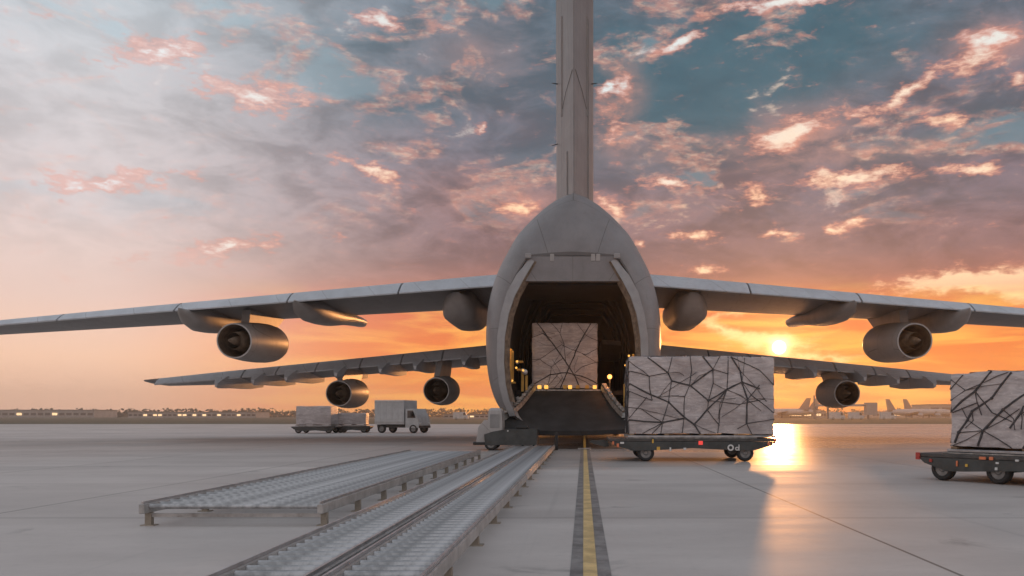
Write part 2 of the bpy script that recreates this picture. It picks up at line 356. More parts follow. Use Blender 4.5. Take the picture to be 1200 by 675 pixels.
# ------------------------------------------------------------------ mesh helpers
class MB:
    def __init__(self): self.v, self.f = [], []
    def add(self, vs, fs):
        o = len(self.v); self.v += [tuple(p) for p in vs]; self.f += [tuple(i + o for i in f) for f in fs]; return self
    def box(self, x0, x1, y0, y1, z0, z1, mtx=None, bev=0.0):
        if bev:
            vs = []
            b = bev
            for (zz, ins) in ((z0, b), (z0 + b, 0), (z1 - b, 0), (z1, b)):
                vs += [(x0 + ins + 0, y0 + ins, zz), (x1 - ins, y0 + ins, zz), (x1 - ins, y1 - ins, zz), (x0 + ins, y1 - ins, zz)]
            fs = [(3, 2, 1, 0), (12, 13, 14, 15)]
            for r in range(3):
                for k in range(4):
                    a = r * 4 + k; c = r * 4 + (k + 1) % 4
                    fs.append((a, c, c + 4, a + 4))
        else:
            vs = [(x0, y0, z0), (x1, y0, z0), (x1, y1, z0), (x0, y1, z0), (x0, y0, z1), (x1, y0, z1), (x1, y1, z1), (x0, y1, z1)]
            fs = [(3, 2, 1, 0), (4, 5, 6, 7), (0, 1, 5, 4), (1, 2, 6, 5), (2, 3, 7, 6), (3, 0, 4, 7)]
        if mtx is not None: vs = [mtx @ Vector(p) for p in vs]
        return self.add(vs, fs)
    def loft(self, rings, closed=True, cap0=False, cap1=False):
        n = len(rings[0]); o = len(self.v)
        vs = [p for r in rings for p in r]; fs = []
        for i in range(len(rings) - 1):
            for k in range(n if closed else n - 1):
                a = i * n + k; b = i * n + (k + 1) % n
                fs.append((a, b, b + n, a + n))
        if cap0: fs.append(tuple(range(n))[::-1])
        if cap1: fs.append(tuple((len(rings) - 1) * n + k for k in range(n)))
        return self.add(vs, fs)
    def tube(self, pts, r, seg=8, cap=True):
        pts = [Vector(p) for p in pts]; rings = []
        for i, p in enumerate(pts):
            t = (pts[min(i + 1, len(pts) - 1)] - pts[max(i - 1, 0)]).normalized()
            a = t.orthogonal().normalized() if abs(t.z) > .95 else t.cross(Vector((0, 0, 1))).normalized()
            b = t.cross(a)
            rr = r[i] if isinstance(r, (list, tuple)) else r
            rings.append([p + (a * math.cos(k * math.tau / seg) + b * math.sin(k * math.tau / seg)) * rr for k in range(seg)])
        return self.loft(rings, True, cap, cap)
    def lathe(self, prof, seg=24, mtx=None, cap0=False, cap1=False):
        """profile of (distance along +Y, radius)"""
        rings = []
        for (a, r) in prof:
            ring = [Vector((math.cos(k * math.tau / seg) * r, a, math.sin(k * math.tau / seg) * r)) for k in range(seg)]
            rings.append([mtx @ p for p in ring] if mtx is not None else ring)
        return self.loft(rings, True, cap0, cap1)
    def prism(self, poly, axis, a0, a1, mtx=None):
        """polygon of 2D points extruded along an axis (0 x,1 y,2 z)"""
        def mk(p, a):
            q = list(p); q.insert(axis, a); return Vector(q)
        r0 = [mk(p, a0) for p in poly]; r1 = [mk(p, a1) for p in poly]
        if mtx is not None: r0 = [mtx @ p for p in r0]; r1 = [mtx @ p for p in r1]
        return self.loft([r0, r1], True, True, True)
    def mesh(self, name, smooth=False):
        me = bpy.data.meshes.new(name); me.from_pydata(self.v, [], self.f); me.update()
        import bmesh
        bm = bmesh.new(); bm.from_mesh(me); bmesh.ops.recalc_face_normals(bm, faces=bm.faces); bm.to_mesh(me); bm.free()
        if smooth:
            try:
                me.shade_smooth(); me.set_sharp_from_angle(angle=R(smooth if smooth is not True else 40))
            except Exception:
                for p in me.polygons: p.use_smooth = True
        return me
    def build(self, name, m, parent=None, smooth=False):
        o = bpy.data.objects.new(name, self.mesh(name, smooth)); o.data.materials.append(M[m]); col.objects.link(o)
        if parent is not None: o.parent = parent
        return o

def tag(o, label=None, cat=None, group=None, kind=None):
    if label: o['label'] = label
    if cat: o['category'] = cat
    if group: o['group'] = group
    if kind: o['kind'] = kind
    return o
def thing(name, label, cat, loc=(0, 0, 0), rz=0.0, group=None):
    e = bpy.data.objects.new(name, None); col.objects.link(e); e.location = loc; e.rotation_euler = (0, 0, rz); e.empty_display_size = .3
    return tag(e, label, cat, group)
def inst(name, me, parent, loc, rot=(0, 0, 0), scale=(1, 1, 1)):
    o = bpy.data.objects.new(name, me); col.objects.link(o); o.parent = parent; o.location = loc; o.rotation_euler = rot; o.scale = scale
    return o
def dup(o, parent=None):
    c = o.copy(); col.objects.link(c)
    if parent is not None: c.parent = parent
    for ch in list(o.children): dup(ch, c)
    return c

# ------------------------------------------------------------------ setting
g = MB(); g.add([(-900, -250, -.03), (900, -250, -.03), (900, 1000, -.03), (-900, 1000, -.03)], [(0, 1, 2, 3)])
tag(g.build('ground', 'grass'), kind='structure')
a = MB(); a.add([(-700, -200, 0), (700, -200, 0), (700, 144, 0), (-700, 144, 0)], [(0, 1, 2, 3)])
tag(a.build('apron', 'apron'), kind='structure')
l = MB(); l.add([(-.005, -20, .008), (.125, -20, .008), (.125, 120, .008), (-.005, 120, .008)], [(0, 1, 2, 3)])
tag(l.build('apron_line', 'line'), kind='structure')
for (x0, x1) in ((-.125, -.005), (.125, .25)):
    l = MB(); l.add([(x0, -20, .004), (x1, -20, .004), (x1, 120, .004), (x0, 120, .004)], [(0, 1, 2, 3)])
    tag(l.build('line_border', 'lineedge'), kind='structure')

# ------------------------------------------------------------------ the cargo aircraft
AX = -0.47
air = thing('cargo_aircraft', 'huge grey cargo aircraft seen from behind with its tail doors open', 'aircraft', (AX, 37, 0))
AO = Vector((AX, 37, 0))
def L(p): return Vector(p) - AO           # world -> aircraft space
def LW(px, py, d): return L(W(px, py, d))

def resample(poly, n):
    pts = [Vector(p) for p in poly]; s = [0]
    for i in range(1, len(pts)): s.append(s[-1] + (pts[i] - pts[i - 1]).length)
    out = []; j = 0
    for k in range(n):
        t = s[-1] * k / (n - 1)
        while j < len(s) - 2 and s[j + 1] < t: j += 1
        q = (t - s[j]) / max(1e-9, s[j + 1] - s[j]); out.append(pts[j].lerp(pts[j + 1], q))
    return out
def catmull(P, per=6):
    P = [Vector(p) for p in P]; out = []
    for i in range(len(P) - 1):
        p0 = P[max(i - 1, 0)]; p1 = P[i]; p2 = P[i + 1]; p3 = P[min(i + 2, len(P) - 1)]
        for k in range(per):
            t = k / per
            out.append(.5 * ((2 * p1) + (p2 - p0) * t + (2 * p0 - 5 * p1 + 4 * p2 - p3) * t * t + (3 * p1 - p0 - 3 * p2 + p3) * t ** 3))
    out.append(P[-1]); return out

# half outlines in metres relative to the aircraft axis, from the apex to the keel (x, z)
def half(pts, d): return [((px - 671.0) / F * d, CH + (PY - py) / F * d) for px, py in pts]
SIL = half([(671, 229), (683, 233), (696, 240.5), (709, 251), (723, 265), (736, 281), (748, 302), (758, 322), (765, 343), (769.5, 364), (771.5, 388), (771.5, 412), (770, 434), (766, 455), (759, 473), (749, 486), (733, 496), (705, 501), (671, 503)], 41)
SIL = [tuple(p) for p in [Vector((x, z)) for x, z in catmull(SIL, 5)]]
ARCH = half([(671, 299.5), (700, 299.8), (720, 301), (725, 304), (736, 321), (744, 338), (751, 358), (755.5, 380), (757.5, 402), (757.5, 430), (755, 452), (750, 470), (741, 485), (726, 495), (700, 502), (671, 504.5)], 37)
ARCH = catmull(ARCH, 5)
NP = 72
def angle_match(curve, cx, cz, n):
    """resample a half outline at equal angles about a centre"""
    pts = [Vector(p) for p in curve]; res = []
    an = [math.atan2(p.x, p.y - cz) for p in pts]
    for k in range(n):
        t = math.pi * k / (n - 1)
        i = 0
        while i < len(an) - 2 and an[i + 1] < t: i += 1
        q = 0 if an[i + 1] == an[i] else (t - an[i]) / (an[i + 1] - an[i])
        res.append(pts[i].lerp(pts[i + 1], min(1, max(0, q))))
    res[0].x = 0; res[-1].x = 0
    return res
HS = angle_match(SIL, 0, 5.0, NP); HA = angle_match(ARCH, 0, 4.7, NP)
def ring(h, d, sx=1, sz=1, cz=5.0):
    pts = [Vector((p.x * sx, d, cz + (p.y - cz) * sz)) for p in h]
    left = [Vector((-p.x, p.y, p.z)) for p in pts[1:-1]][::-1]
    return [q - Vector((0, 37, 0)) for q in pts + left]
hull = MB(); rings = []
for k in range(15):
    t = k / 14 * math.pi / 2
    h = [a_.lerp(s_, math.sin(t)) for a_, s_ in zip(HA, HS)]
    rings.append(ring(h, 41.2 - 4.2 * math.cos(t)))
for d, s in ((46, 1), (52, 1), (60, 1), (68, 1), (76, .98), (82, .90), (87, .74), (90.5, .5), (92.3, .25), (92.9, .05)):
    rings.append(ring(HS, d, s, s, 4.4))
hull.loft(rings, True, False, True)
hull.build('fuselage', 'hull', air, smooth=35)

# pale door frame lip and quilted edge lining just inside the opening
def lip(name, s0, s1, d0, d1, m):
    b = MB()
    r0 = ring(HA, d0, s0[0], s0[1], 4.6); r1 = ring(HA, d1, s1[0], s1[1], 4.6)
    b.loft([r0, r1], True)
    return b.build(name, m, air, smooth=35)
lip('door_frame', (.998, .998), (.945, .955), 36.98, 37.9, 'frame')
lip('edge_lining', (.945, .955), (.905, .925), 37.9, 38.5, 'lining')
# cargo hold: a tunnel with rear wall
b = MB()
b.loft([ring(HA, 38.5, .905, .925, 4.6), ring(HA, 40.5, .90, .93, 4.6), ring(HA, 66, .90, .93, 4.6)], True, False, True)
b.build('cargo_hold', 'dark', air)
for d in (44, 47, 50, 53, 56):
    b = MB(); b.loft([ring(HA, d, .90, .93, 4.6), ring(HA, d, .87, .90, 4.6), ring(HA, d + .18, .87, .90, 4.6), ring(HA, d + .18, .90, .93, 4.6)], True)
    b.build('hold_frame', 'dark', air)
# upper pressure door: pale panel under the hood, then the darker folded door behind it
b = MB(); b.prism([(LW(620, 300.5, 37.0).x, LW(620, 300.5, 37.0).z), (LW(722, 300.5, 37.0).x, LW(722, 300.5, 37.0).z), (LW(737, 331, 37.6).x, LW(737, 332, 37.6).z), (LW(605, 331, 37.6).x, LW(605, 332, 37.6).z)], 1, -.03, .30)
pd = b.build('pressure_door', 'hull', air)
for px in (647, 695, 701):
    c = LW(px, 302, 37.0)
    b = MB(); b.box(c.x - .09, c.x + .09, -.055, .2, c.z - .16, c.z + .16, bev=.02)
    b.build('hinge_bracket', 'fairing', air)
b = MB()
p0, p1, p2, p3 = LW(609, 334, 38.0), LW(735, 334, 38.0), LW(742, 352, 41.5), LW(600, 352, 41.5)
b.add([p0, p1, p2, p3, p0 + Vector((0, .0, .18)), p1 + Vector((0, 0, .18)), p2 + Vector((0, 0, .18)), p3 + Vector((0, 0, .18))], [(0, 1, 2, 3), (4, 5, 6, 7), (0, 1, 5, 4), (1, 2, 6, 5), (2, 3, 7, 6), (3, 0, 4, 7)])
b.build('folded_door', 'dark', air)
# petal door leaves, standing open either side of the opening
for sgn in (-1, 1):
    pts = [(50, 303), (66, 322), (77, 342), (84, 366), (88.5, 395), (89, 425), (86.5, 450), (81.5, 470), (74, 488)]
    inner = [(45, 306), (58, 328), (68, 347), (75, 368), (79.5, 395), (80.5, 425), (78.5, 450), (74, 470), (67, 487)]
    r = []
    for (o_, i_) in zip(pts, inner):
        ow = LW(671 + sgn * o_[0], o_[1], 36.9); iw = LW(671 + sgn * i_[0], i_[1], 36.75)
        r.append([ow, iw, iw + Vector((-.02 * sgn, .45, 0)), ow + Vector((0, .45, 0))])
    b = MB(); b.loft(r, True, True, True)
    pdoor = b.build('petal_door', 'frame', air, smooth=30)
    r = []
    for i_ in inner[:-1]:
        q = LW(671 + sgn * (i_[0] - .6), i_[1], 36.85); w = LW(671 + sgn * (i_[0] - 6.5), i_[1] + 2, 37.15)
        r.append([q, w, w + Vector((0, .12, 0)), q + Vector((0, .3, 0))])
    b = MB(); b.loft(r, True, True, True); b.build('door_lining', 'lining', pdoor, smooth=30)
    c = LW(671 + sgn * 52, 300.5, 36.9)
    b = MB(); b.box(c.x - .13, c.x + .13, -.25, .35, c.z - .10, c.z + .12, bev=.03); b.build('door_hinge', 'frame', pdoor)

# floor, its roller edge with amber lamps, and the ramp
zf = 2.62
b = MB(); b.box(-2.7, 2.7, 3.0, 28, zf - .22, zf); b.build('cargo_floor', 'ramp', air)
e0, e1 = LW(619, 458, 39.9).x, LW(712, 458, 39.9).x
b = MB(); b.box(e0, e1, 2.78, 2.99, zf - .16, zf + .05, bev=.02); edge_bar = b.build('floor_edge_bar', 'rail', air)
for px in (632, 640, 662, 668, 677, 688, 697):
    c = LW(px, 451.5, 39.8).x
    b = MB(); b.box(c - .09, c + .09, 2.82, 2.98, zf + .07, zf + .24, bev=.02); b.build('floor_lamp', 'amberlit' if px in (632, 640, 668, 697) else 'yellow', air)
for px, ln in ((631, .35), (642, .62), (666, .30), (686, .42)):
    c = LW(px, 460, 39.7).x
    b = MB(); b.box(c - .035, c + .035, 2.73, 2.765, zf - .16 - ln, zf - .02); b.build('hanging_strap', 'rail', edge_bar)
ROWS = [(458, 622, 710, 39.75), (464, 617.5, 713.5, 39.2), (471, 612, 718, 38.6), (478, 606, 723, 38.05), (485, 598.5, 729, 37.55), (491, 590, 735, 37.1), (497, 581, 741, 36.65), (502, 574, 746, 36.25)]
top = []; nx = 16
for (py, x0, x1, d) in ROWS:
    row = []
    for k in range(nx + 1):
        q = k / nx; sag = 4.0 * q * (1 - q) * max(0, (py - 485) / 17)
        row.append(LW(x0 + (x1 - x0) * q, py + sag * 3.0, d))
    top.append(row)
b = MB(); nr = len(top)
vs = [p for r in top for p in r] + [p + Vector((0, .05, -.20)) for r in top for p in r]
fs = []; w_ = nx + 1; off = nr * w_
for i in range(nr - 1):
    for k in range(nx):
        a_ = i * w_ + k; fs += [(a_, a_ + 1, a_ + w_ + 1, a_ + w_), (off + a_, off + a_ + w_, off + a_ + w_ + 1, off + a_ + 1)]
for k in range(nx):
    a_ = k; fs.append((a_, a_ + 1, off + a_ + 1, off + a_)); a_ = (nr - 1) * w_ + k; fs.append((a_, a_ + 1, off + a_ + 1, off + a_))
for i in range(nr - 1):
    for k in (0, nx):
        a_ = i * w_ + k; fs.append((a_, a_ + w_, off + a_ + w_, off + a_))
b.add(vs, fs); ramp = b.build('ramp', 'ramp', air, smooth=40)
for side, xs in ((0, [r[0] for r in top]), (1, [r[-1] for r in top])):
    s = -1 if side == 0 else 1
    pts = [p + Vector((-.08 * s, -.05, .16)) for p in xs]
    pts = [p for p in pts]
    if side == 1: pts = pts[:-2]
    else: pts = pts[:-1]
    b = MB(); r = []
    for p in pts:
        r.append([p + Vector((-.16, 0, -.10)), p + Vector((.16, 0, -.10)), p + Vector((.13, .08, .12)), p + Vector((-.13, .08, .12))])
    b.loft(r, True, True, True); rl = b.build('ramp_rail', 'rail', ramp)
    for i in range(len(pts) - 1):
        for q in (0, .33, .66):
            p = pts[i].lerp(pts[i + 1], q); rad = .06 + .05 * random.random()
            b = MB(); b.box(p.x - rad, p.x + rad, p.y - .12, p.y + .1, p.z + .10, p.z + .16 + .08 * random.random(), bev=.015); b.build('ramp_cleat', 'rail', ramp)
# belly below the ramp end, gear doors and skids
for px in (680, 690):
    c = LW(px, 504.5, 36.4); b = MB(); b.box(c.x - .12, c.x + .12, c.y - .1, c.y + .3, c.z - .14, c.z - .02, bev=.03); b.build('ramp_toe', 'ramp', ramp)
# interior struts, ladders and lamps beside the hold
def post(name, px, y0, y1, d, r, m='yellow', par=air):
    p0, p1 = LW(px, y0, d), LW(px, y1, d)
    b = MB(); b.box(p0.x - r, p0.x + r, p0.y - r, p0.y + r, p1.z, p0.z, bev=r * .25); return b.build(name, m, par)
for (px, y0, y1, d, r) in ((597.5, 409, 447, 38.2, .085), (600.5, 411, 447, 38.6, .06), (612.5, 432, 459, 39.0, .06), (617, 440, 459, 39.0, .05), (589.5, 456, 490, 37.7, .055), (594, 450, 486, 37.7, .085),
                         (732, 451, 480, 37.8, .05), (735, 452, 482, 37.9, .06), (742, 415, 452, 38.2, .05), (746.5, 409, 446, 38.0, .05), (747, 366, 405, 38.2, .07)):
    post('door_strut', px, y0, y1, d, r)
for (x0, x1, py, d) in ((582, 604, 448.5, 38.0), (606, 614, 433.5, 38.6), (731, 738, 451, 37.9), (604, 613, 424, 38.9)):
    p0, p1 = LW(x0, py, d), LW(x1, py, d)
    b = MB(); b.box(p0.x, p1.x, p0.y - .2, p0.y + .3, p0.z - .04, p0.z + .04, bev=.01); b.build('strut_bracket', 'yellow', air)
for (px, py, r) in ((613, 434, .10), (607, 467, .10), (615, 436, .13), (606, 425, .08)):
    c = LW(px, py, 38.4); b = MB(); b.lathe([(-.12, r * .6), (-.08, r), (.05, r), (.09, r * .6)], 12, Matrix.Translation(c), True, True); b.build('valve', 'steel', air, smooth=True)
def lamp(name, px, py, d, r, m, energy=0, colr=(1, .5, .2), par=air):
    c = LW(px, py, d)
    b = MB(); b.lathe([(-r * .9, r * .35), (-r * .6, r * .8), (0, r), (r * .5, r), (r * .7, r * .8)], 12, Matrix.Translation(c), True, True)
    o = b.build(name, m, par, smooth=True)
    if energy:
        ld = bpy.data.lights.new(name, 'POINT'); ld.energy = energy; ld.color = colr; ld.shadow_soft_size = .08
        lo = bpy.data.objects.new(name + '_light', ld); col.objects.link(lo); lo.parent = o; lo.location = c + Vector((0, -.25, 0))
    return o
lamp('hold_lamp', 714.5, 441.5, 39.3, .11, 'orangelit', 22, (1, .36, .10))
post('lamp_post', 714.5, 443, 458, 39.35, .035, 'dark')
lamp('hold_lamp', 591.5, 401, 38.0, .08, 'warmlit', 26)
lamp('hold_lamp', 750, 401.5, 37.6, .07, 'warmlit', 12)
for px, py in ((606, 423.5), (605, 431), (737, 417), (742, 416), (598, 410), (613, 434), (589.5, 457), (600, 446), (733, 428), (737, 440)): lamp('small_lamp', px, py, 38.2, .05, 'amberlit')
c = LW(673.3, 278.5, 38.75)
b = MB(); b.lathe([(-.10, .04), (-.07, .085), (.02, .10), (.4, .10)], 14, Matrix.Translation(c), True, True); tl = b.build('tail_lamp', 'warmlit', air, smooth=True)

# fin, rudder and stabiliser
def finring(z, te, mx, le, h, d0, d1):
    pr = []
    def wid(d):
        if d <= mx: return .03 + (h - .03) * ((d - te) / (mx - te)) ** .92
        q = (d - mx) / (le - mx); return h * math.sqrt(max(0, 1 - q * q)) + .001
    ds = [d0 + (d1 - d0) * k / 9 for k in range(10)]
    R_ = [Vector((wid(d), d - 37, z)) for d in ds]; L_ = [Vector((-wid(d), d - 37, z)) for d in ds][::-1]
    return R_ + L_
zs = [9.6, 12, 14.5, 17, 19.5, 22, 25.6]
def finpar(z):
    q = (z - 9.6) / 12; return 41.6 - 1.2 * q, 45.6 - 1.4 * q, 54 - 4 * q, 1.0 - .03 * q
r1, r2 = [], []
for z in zs:
    te, mx, le, h = finpar(z); hd = te + (mx - te) * .62
    r1.append(finring(z, te, mx, le, h, hd + .02, le)); r2.append(finring(z, te, mx, le, h, te, hd - .02))
b = MB(); b.loft(r1, True, True, True); fin = b.build('fin', 'hull', air, smooth=30)
b = MB(); b.loft(r2, True, True, True); rud = b.build('rudder', 'hull', fin, smooth=30)
def finpt(z, q, side, out=.02):
    te, mx, le, h = finpar(z); d = te + (mx - te) * q; wv = .03 + (h - .03) * q ** .92
    return Vector((side * (wv + out), d - 37, z))
for side, q, z0, z1 in ((-1, .60, 16.6, 21.4), (1, .60, 16.6, 21.4), (-1, .28, 10.2, 14.5), (1, .66, 10.2, 21.4)):
    wd = .05 if q == .60 else .018
    b = MB(); r = []
    for k in range(8):
        z = z0 + (z1 - z0) * k / 7
        p = finpt(z, q, side, -.01); p2 = finpt(z, q, side, .05); r.append([p + Vector((0, -wd, 0)), p2 + Vector((0, -wd, 0)), p2 + Vector((0, wd, 0)), p + Vector((0, wd, 0))])
    b.loft(r, True, True, True); b.build('hinge_fairing', 'frame' if wd > .03 else 'bulk', fin)
for side in (-1, 1):
    b = MB(); b.tube([finpt(18.0, .02, side, .02), finpt(17.4, .3, side, .05), finpt(16.9, .55, side, .03)], .012, 6); b.build('antenna_wire', 'black', fin)
for z, side in ((18.6, -1), (18.6, 1), (15.6, -1)):
    p = finpt(z, .9, side, 0); b = MB(); b.tube([p, p + Vector((side * .28, -.25, -.05 if z > 16 else -.16))], [.03, .015], 6); b.build('static_wick', 'black', fin)
b = MB(); b.lathe([(-.35, .05), (-.2, .14), (.1, .2), (.8, .22), (1.6, .05)], 12, Matrix.Translation(LW(671.5, 233.5, 40.3)), True, True); b.build('fin_root_fairing', 'hull', fin, smooth=True)
for sgn in (-1, 1):
    r = []
    for s, d0, ch, t in ((0.2, 40.4, 7.5, .6), (10.5, 39.6, 3.0, .28)):
        z = 25.9
        r.append([Vector((sgn * s, d0 - 37, z)), Vector((sgn * s, d0 + ch * .5 - 37, z + t / 2)), Vector((sgn * s, d0 + ch * .85 - 37, z + t * .35)), Vector((sgn * s, d0 + ch - 37, z)),
                  Vector((sgn * s, d0 + ch * .85 - 37, z - t * .35)), Vector((sgn * s, d0 + ch * .5 - 37, z - t / 2))])
    b = MB(); b.loft(r, True, True, True); b.build('tailplane', 'wing', air, smooth=30)

# wings
def wing(st, name, fl_t, flap_breaks, sgn):
    """stations: (span offset, hinge depth, hinge z, flap te depth, flap te z, leading edge depth, thickness)"""
    def at(s):
        for i in range(len(st) - 1):
            if st[i][0] <= s <= st[i + 1][0] or i == len(st) - 2:
                q = (s - st[i][0]) / (st[i + 1][0] - st[i][0]); return [a_ + (b_ - a_) * q for a_, b_ in zip(st[i], st[i + 1])]
    rings = []
    NS = 14
    for k in range(NS + 1):
        s = st[0][0] + (st[-1][0] - st[0][0]) * k / NS
        _, hd, hz, td, tz, le, th = at(s)
        ch = le - hd; ring_ = []
        rear = .22 * th / 1.3
        prof = [(0, .0), (.15, .16), (.35, .30), (.6, .38), (.8, .30), (.93, .16), (1, 0)]
        up = [Vector((sgn * s, hd + ch * q - 37, hz + th * zz * .75 * (1 if q < 1 else 1))) for q, zz in prof]
        lo = [Vector((sgn * s, hd + ch * q - 37, hz - rear * (1 - q) - th * zz * 1.15)) for q, zz in prof[:-1]][::-1]
        rings.append(up + lo)
    b = MB(); b.loft(rings, True, True, True); w = b.build(name, 'wing', air, smooth=30)
    for s0, s1 in flap_breaks:
        r = []
        for k in range(4):
            s = s0 + (s1 - s0) * k / 3
            _, hd, hz, td, tz, le, th = at(s)
            r.append([Vector((sgn * s, hd - .02 - 37, hz + .0)), Vector((sgn * s, hd - (hd - td) * .45 - 37, hz - (hz - tz) * .32)), Vector((sgn * s, td - 37, tz)), Vector((sgn * s, td + .03 - 37, tz - .06)), Vector((sgn * s, hd - .03 - 37, hz - .20 * th / 1.3))])
        b = MB(); b.loft(r, True, True, True); b.build('flap', 'flap', w, smooth=30)
    return w, at
UP = [(1.6, 45.4, 9.09, 44.1, 8.3, 59, 1.35), (4.2, 45.3, 8.93, 44, 8.15, 57.5, 1.3), (22.7, 43.8, 6.98, 43, 6.55, 50.2, .85), (33.5, 43.2, 5.85, 42.7, 5.6, 47.0, .45)]
LO = [(1.6, 51.2, 5.98, 50.2, 5.26, 63.5, 1.5), (5.0, 51, 5.66, 50, 4.96, 62.5, 1.45), (21.7, 50.5, 3.93, 49.8, 3.50, 57.0, 1.0), (25.5, 50.4, 3.55, 49.8, 3.2, 55.6, .5)]
def pod(prof, path):
    """canoe: sections along a path, each (depth, dx, z, half width, half height)"""
    r = []
    for d, x, z, hw, hh in path:
        r.append([Vector((x + math.cos(k * math.tau / 18) * hw, d - 37, z + math.sin(k * math.tau / 18) * hh)) for k in range(18)])
    b = MB(); b.loft(r, True, True, True); return b
for sgn in (-1, 1):
    w, at = wing(UP, 'wing', 1, [(3.2, 9.0), (9.1, 14.6), (14.7, 20.2), (20.3, 26.0), (26.1, 32.6)], sgn)
    w['label'] = 'upper wing with canoe fairings under it'
    # canoe fairings below the flaps
    for s, d0, d1, hw, zb_mid, zb_front in ((6.3, 45.2, 56.0, .88, -1.55, -1.15), (14.2, 43.3, 56.5, .78, -.52, .02), (19.75, 42.6, 53.5, .66, -.62, -.15)):
        _, hd, hz, td, tz, le, th = at(s)
        rr = []
        # outline of one canoe: (fraction forward, half width, bottom offset, top offset)
        for q, kw, kb in ((0, .05, -.06), (.03, .34, .45), (.10, .66, 1.1), (.20, .88, 1.5), (.32, .97, 1.45), (.46, 1, 1.25), (.65, 1, .95), (.82, .96, .72), (.92, .80, .45), (.98, .45, .12), (1, .1, -.1)):
            d = d0 + (d1 - d0) * q
            if s < 7: kw = min(1, kw * 1.25 + .25) if q < .5 else kw; kb = min(1, kb * .6 + .3) if q < .5 else kb
            full = zb_mid + (zb_front - zb_mid) * max(0, (q - .46) / .54)
            ztop = tz + .02 if q < .12 else tz + .45
            zbot = tz + full * max(kb, 0) - (.02 if kb > 0 else -.02)
            if zbot > ztop - .05: zbot = ztop - .05
            cz_, hh = (ztop + zbot) / 2, (ztop - zbot) / 2; ring_ = []
            for k in range(20):
                a_ = k * math.tau / 20; ca, sa_ = math.cos(a_), math.sin(a_); e_ = .72
                ring_.append(Vector((sgn * s + math.copysign(abs(ca) ** e_, ca) * hw * kw, d - 37, cz_ + math.copysign(abs(sa_) ** e_, sa_) * hh)))
            rr.append(ring_)
        b = MB(); b.loft(rr, True, True, True); b.build('flap_fairing', 'fairing', w, smooth=50)
    # engine under the upper wing
    xe = 17.55
    tilt = Matrix.Translation(Vector((sgn * xe, 44.0 - 37, 5.30))) @ Matrix.Rotation(R(3.0), 4, 'X')
    def engine(mt, rr, ln, wing_z, plx, ply):
        b = MB(); b.lathe([(.0, rr * .86), (0, rr * .93), (ln * .10, rr * .985), (ln * .28, rr * 1.07), (ln * .5, rr * 1.12), (ln * .75, rr * 1.12), (ln * .9, rr * 1.06), (ln * .98, rr * .95), (ln, rr * .86), (ln * .96, rr * .80), (ln * .8, rr * .78)], 36, mt)
        e = b.build('engine', 'nacelle', air, smooth=40)
        b = MB(); b.lathe([(.0, rr * .86), (ln * .22, rr * .80), (ln * .45, rr * .76), (ln * .46, rr * .3)], 36, mt); b.build('fan_duct', 'hotmetal', e, smooth=40)
        b = MB(); b.lathe([(-ln * .02, rr * .42), (ln * .08, rr * .50), (ln * .3, rr * .60), (ln * .46, rr * .66)], 28, mt); b.build('core_nozzle', 'hotmetal', e, smooth=40)
        b = MB(); b.lathe([(-ln * .13, .02), (-ln * .08, rr * .10), (ln * .02, rr * .22), (ln * .2, rr * .36)], 20, mt, True, True); b.build('exhaust_cone', 'hotmetal', e, smooth=40)
        b = MB(); b.lathe([(ln * .78, rr * .78), (ln * .8, .05)], 28, mt, False, True); b.build('fan_disc', 'dark', e)
        return e
    e = engine(tilt, .98, 5.6, 6.8, 0, 0)
    _, hd, hz, td, tz, le, th = at(xe)
    b = MB(); b.prism([(45.4 - 37, 6.2), (45.6 - 37, tz + .1), (51 - 37, hz - .2), (49.4 - 37, 6.4)], 0, sgn * xe - .22, sgn * xe + .22); b.build('pylon', 'fairing', e)
    b = MB(); b.prism([(.0, 0), (.25, .35), (.9, .35), (1.2, 0)], 0, -.02, .02, Matrix.Translation(Vector((sgn * (xe - 1.0), 48.0 - 37, 5.75))) @ Matrix.Rotation(R(-70 * sgn * -1), 4, 'Y')); b.build('strake', 'fairing', e)
    # lower wing
    w2, at2 = wing(LO, 'wing', 1, [(3.6, 7.8), (7.9, 10.2), (10.3, 12.6), (12.7, 15.2), (15.3, 17.5), (17.6, 19.5), (19.6, 24.6)], sgn)
    w2['label'] = 'lower wing with short pointed flap fairings'
    for s in (6.4, 9.2, 11.2, 13.75, 16.6, 18.5, 20.6):
        _, hd, hz, td, tz, le, th = at2(s)
        r = []
        for d, zt_, zb_, hw, lean in ((48.9, -.30, -.50, .10, .0), (49.6, .10, -.58, .30, .0), (51.0, .30, -.52, .34, 0), (53.5, .3, -.5, .30, 0), (56.0, .3, -.3, .1, 0)):
            x = sgn * s
            r.append([Vector((x - hw, d - 37, tz + zt_)), Vector((x + hw, d - 37, tz + zt_)), Vector((x + hw * .6, d - 37, tz + zb_)), Vector((x - hw * .6, d - 37, tz + zb_))])
        b = MB(); b.loft(r, True, True, True); b.build('flap_fairing', 'flap', w2, smooth=20)  # rear faces take the same painted-in skylight tone as the flaps
    for s, px, py, ln, rr in ((8.0, None, 457.5, 4.0, .80), (15.6 if sgn > 0 else 13.6, None, 461, 4.0, .80)):
        zz = CH + (PY - py) / F * 49.0
        mt = Matrix.Translation(Vector((sgn * s, 49.0 - 37, zz))) @ Matrix.Rotation(R(1.5), 4, 'X')
        e = engine(mt, rr, ln, 0, 0, 0)
        _, hd, hz, td, tz, le, th = at2(s)
        b = MB(); b.prism([(49.6 - 37, zz + .6), (49.2 - 37, zz + .85), (50.4 - 37, tz), (54 - 37, hz - .5), (53 - 37, zz + .6)], 0, sgn * s - .16, sgn * s + .16); b.build('pylon', 'fairing', e)
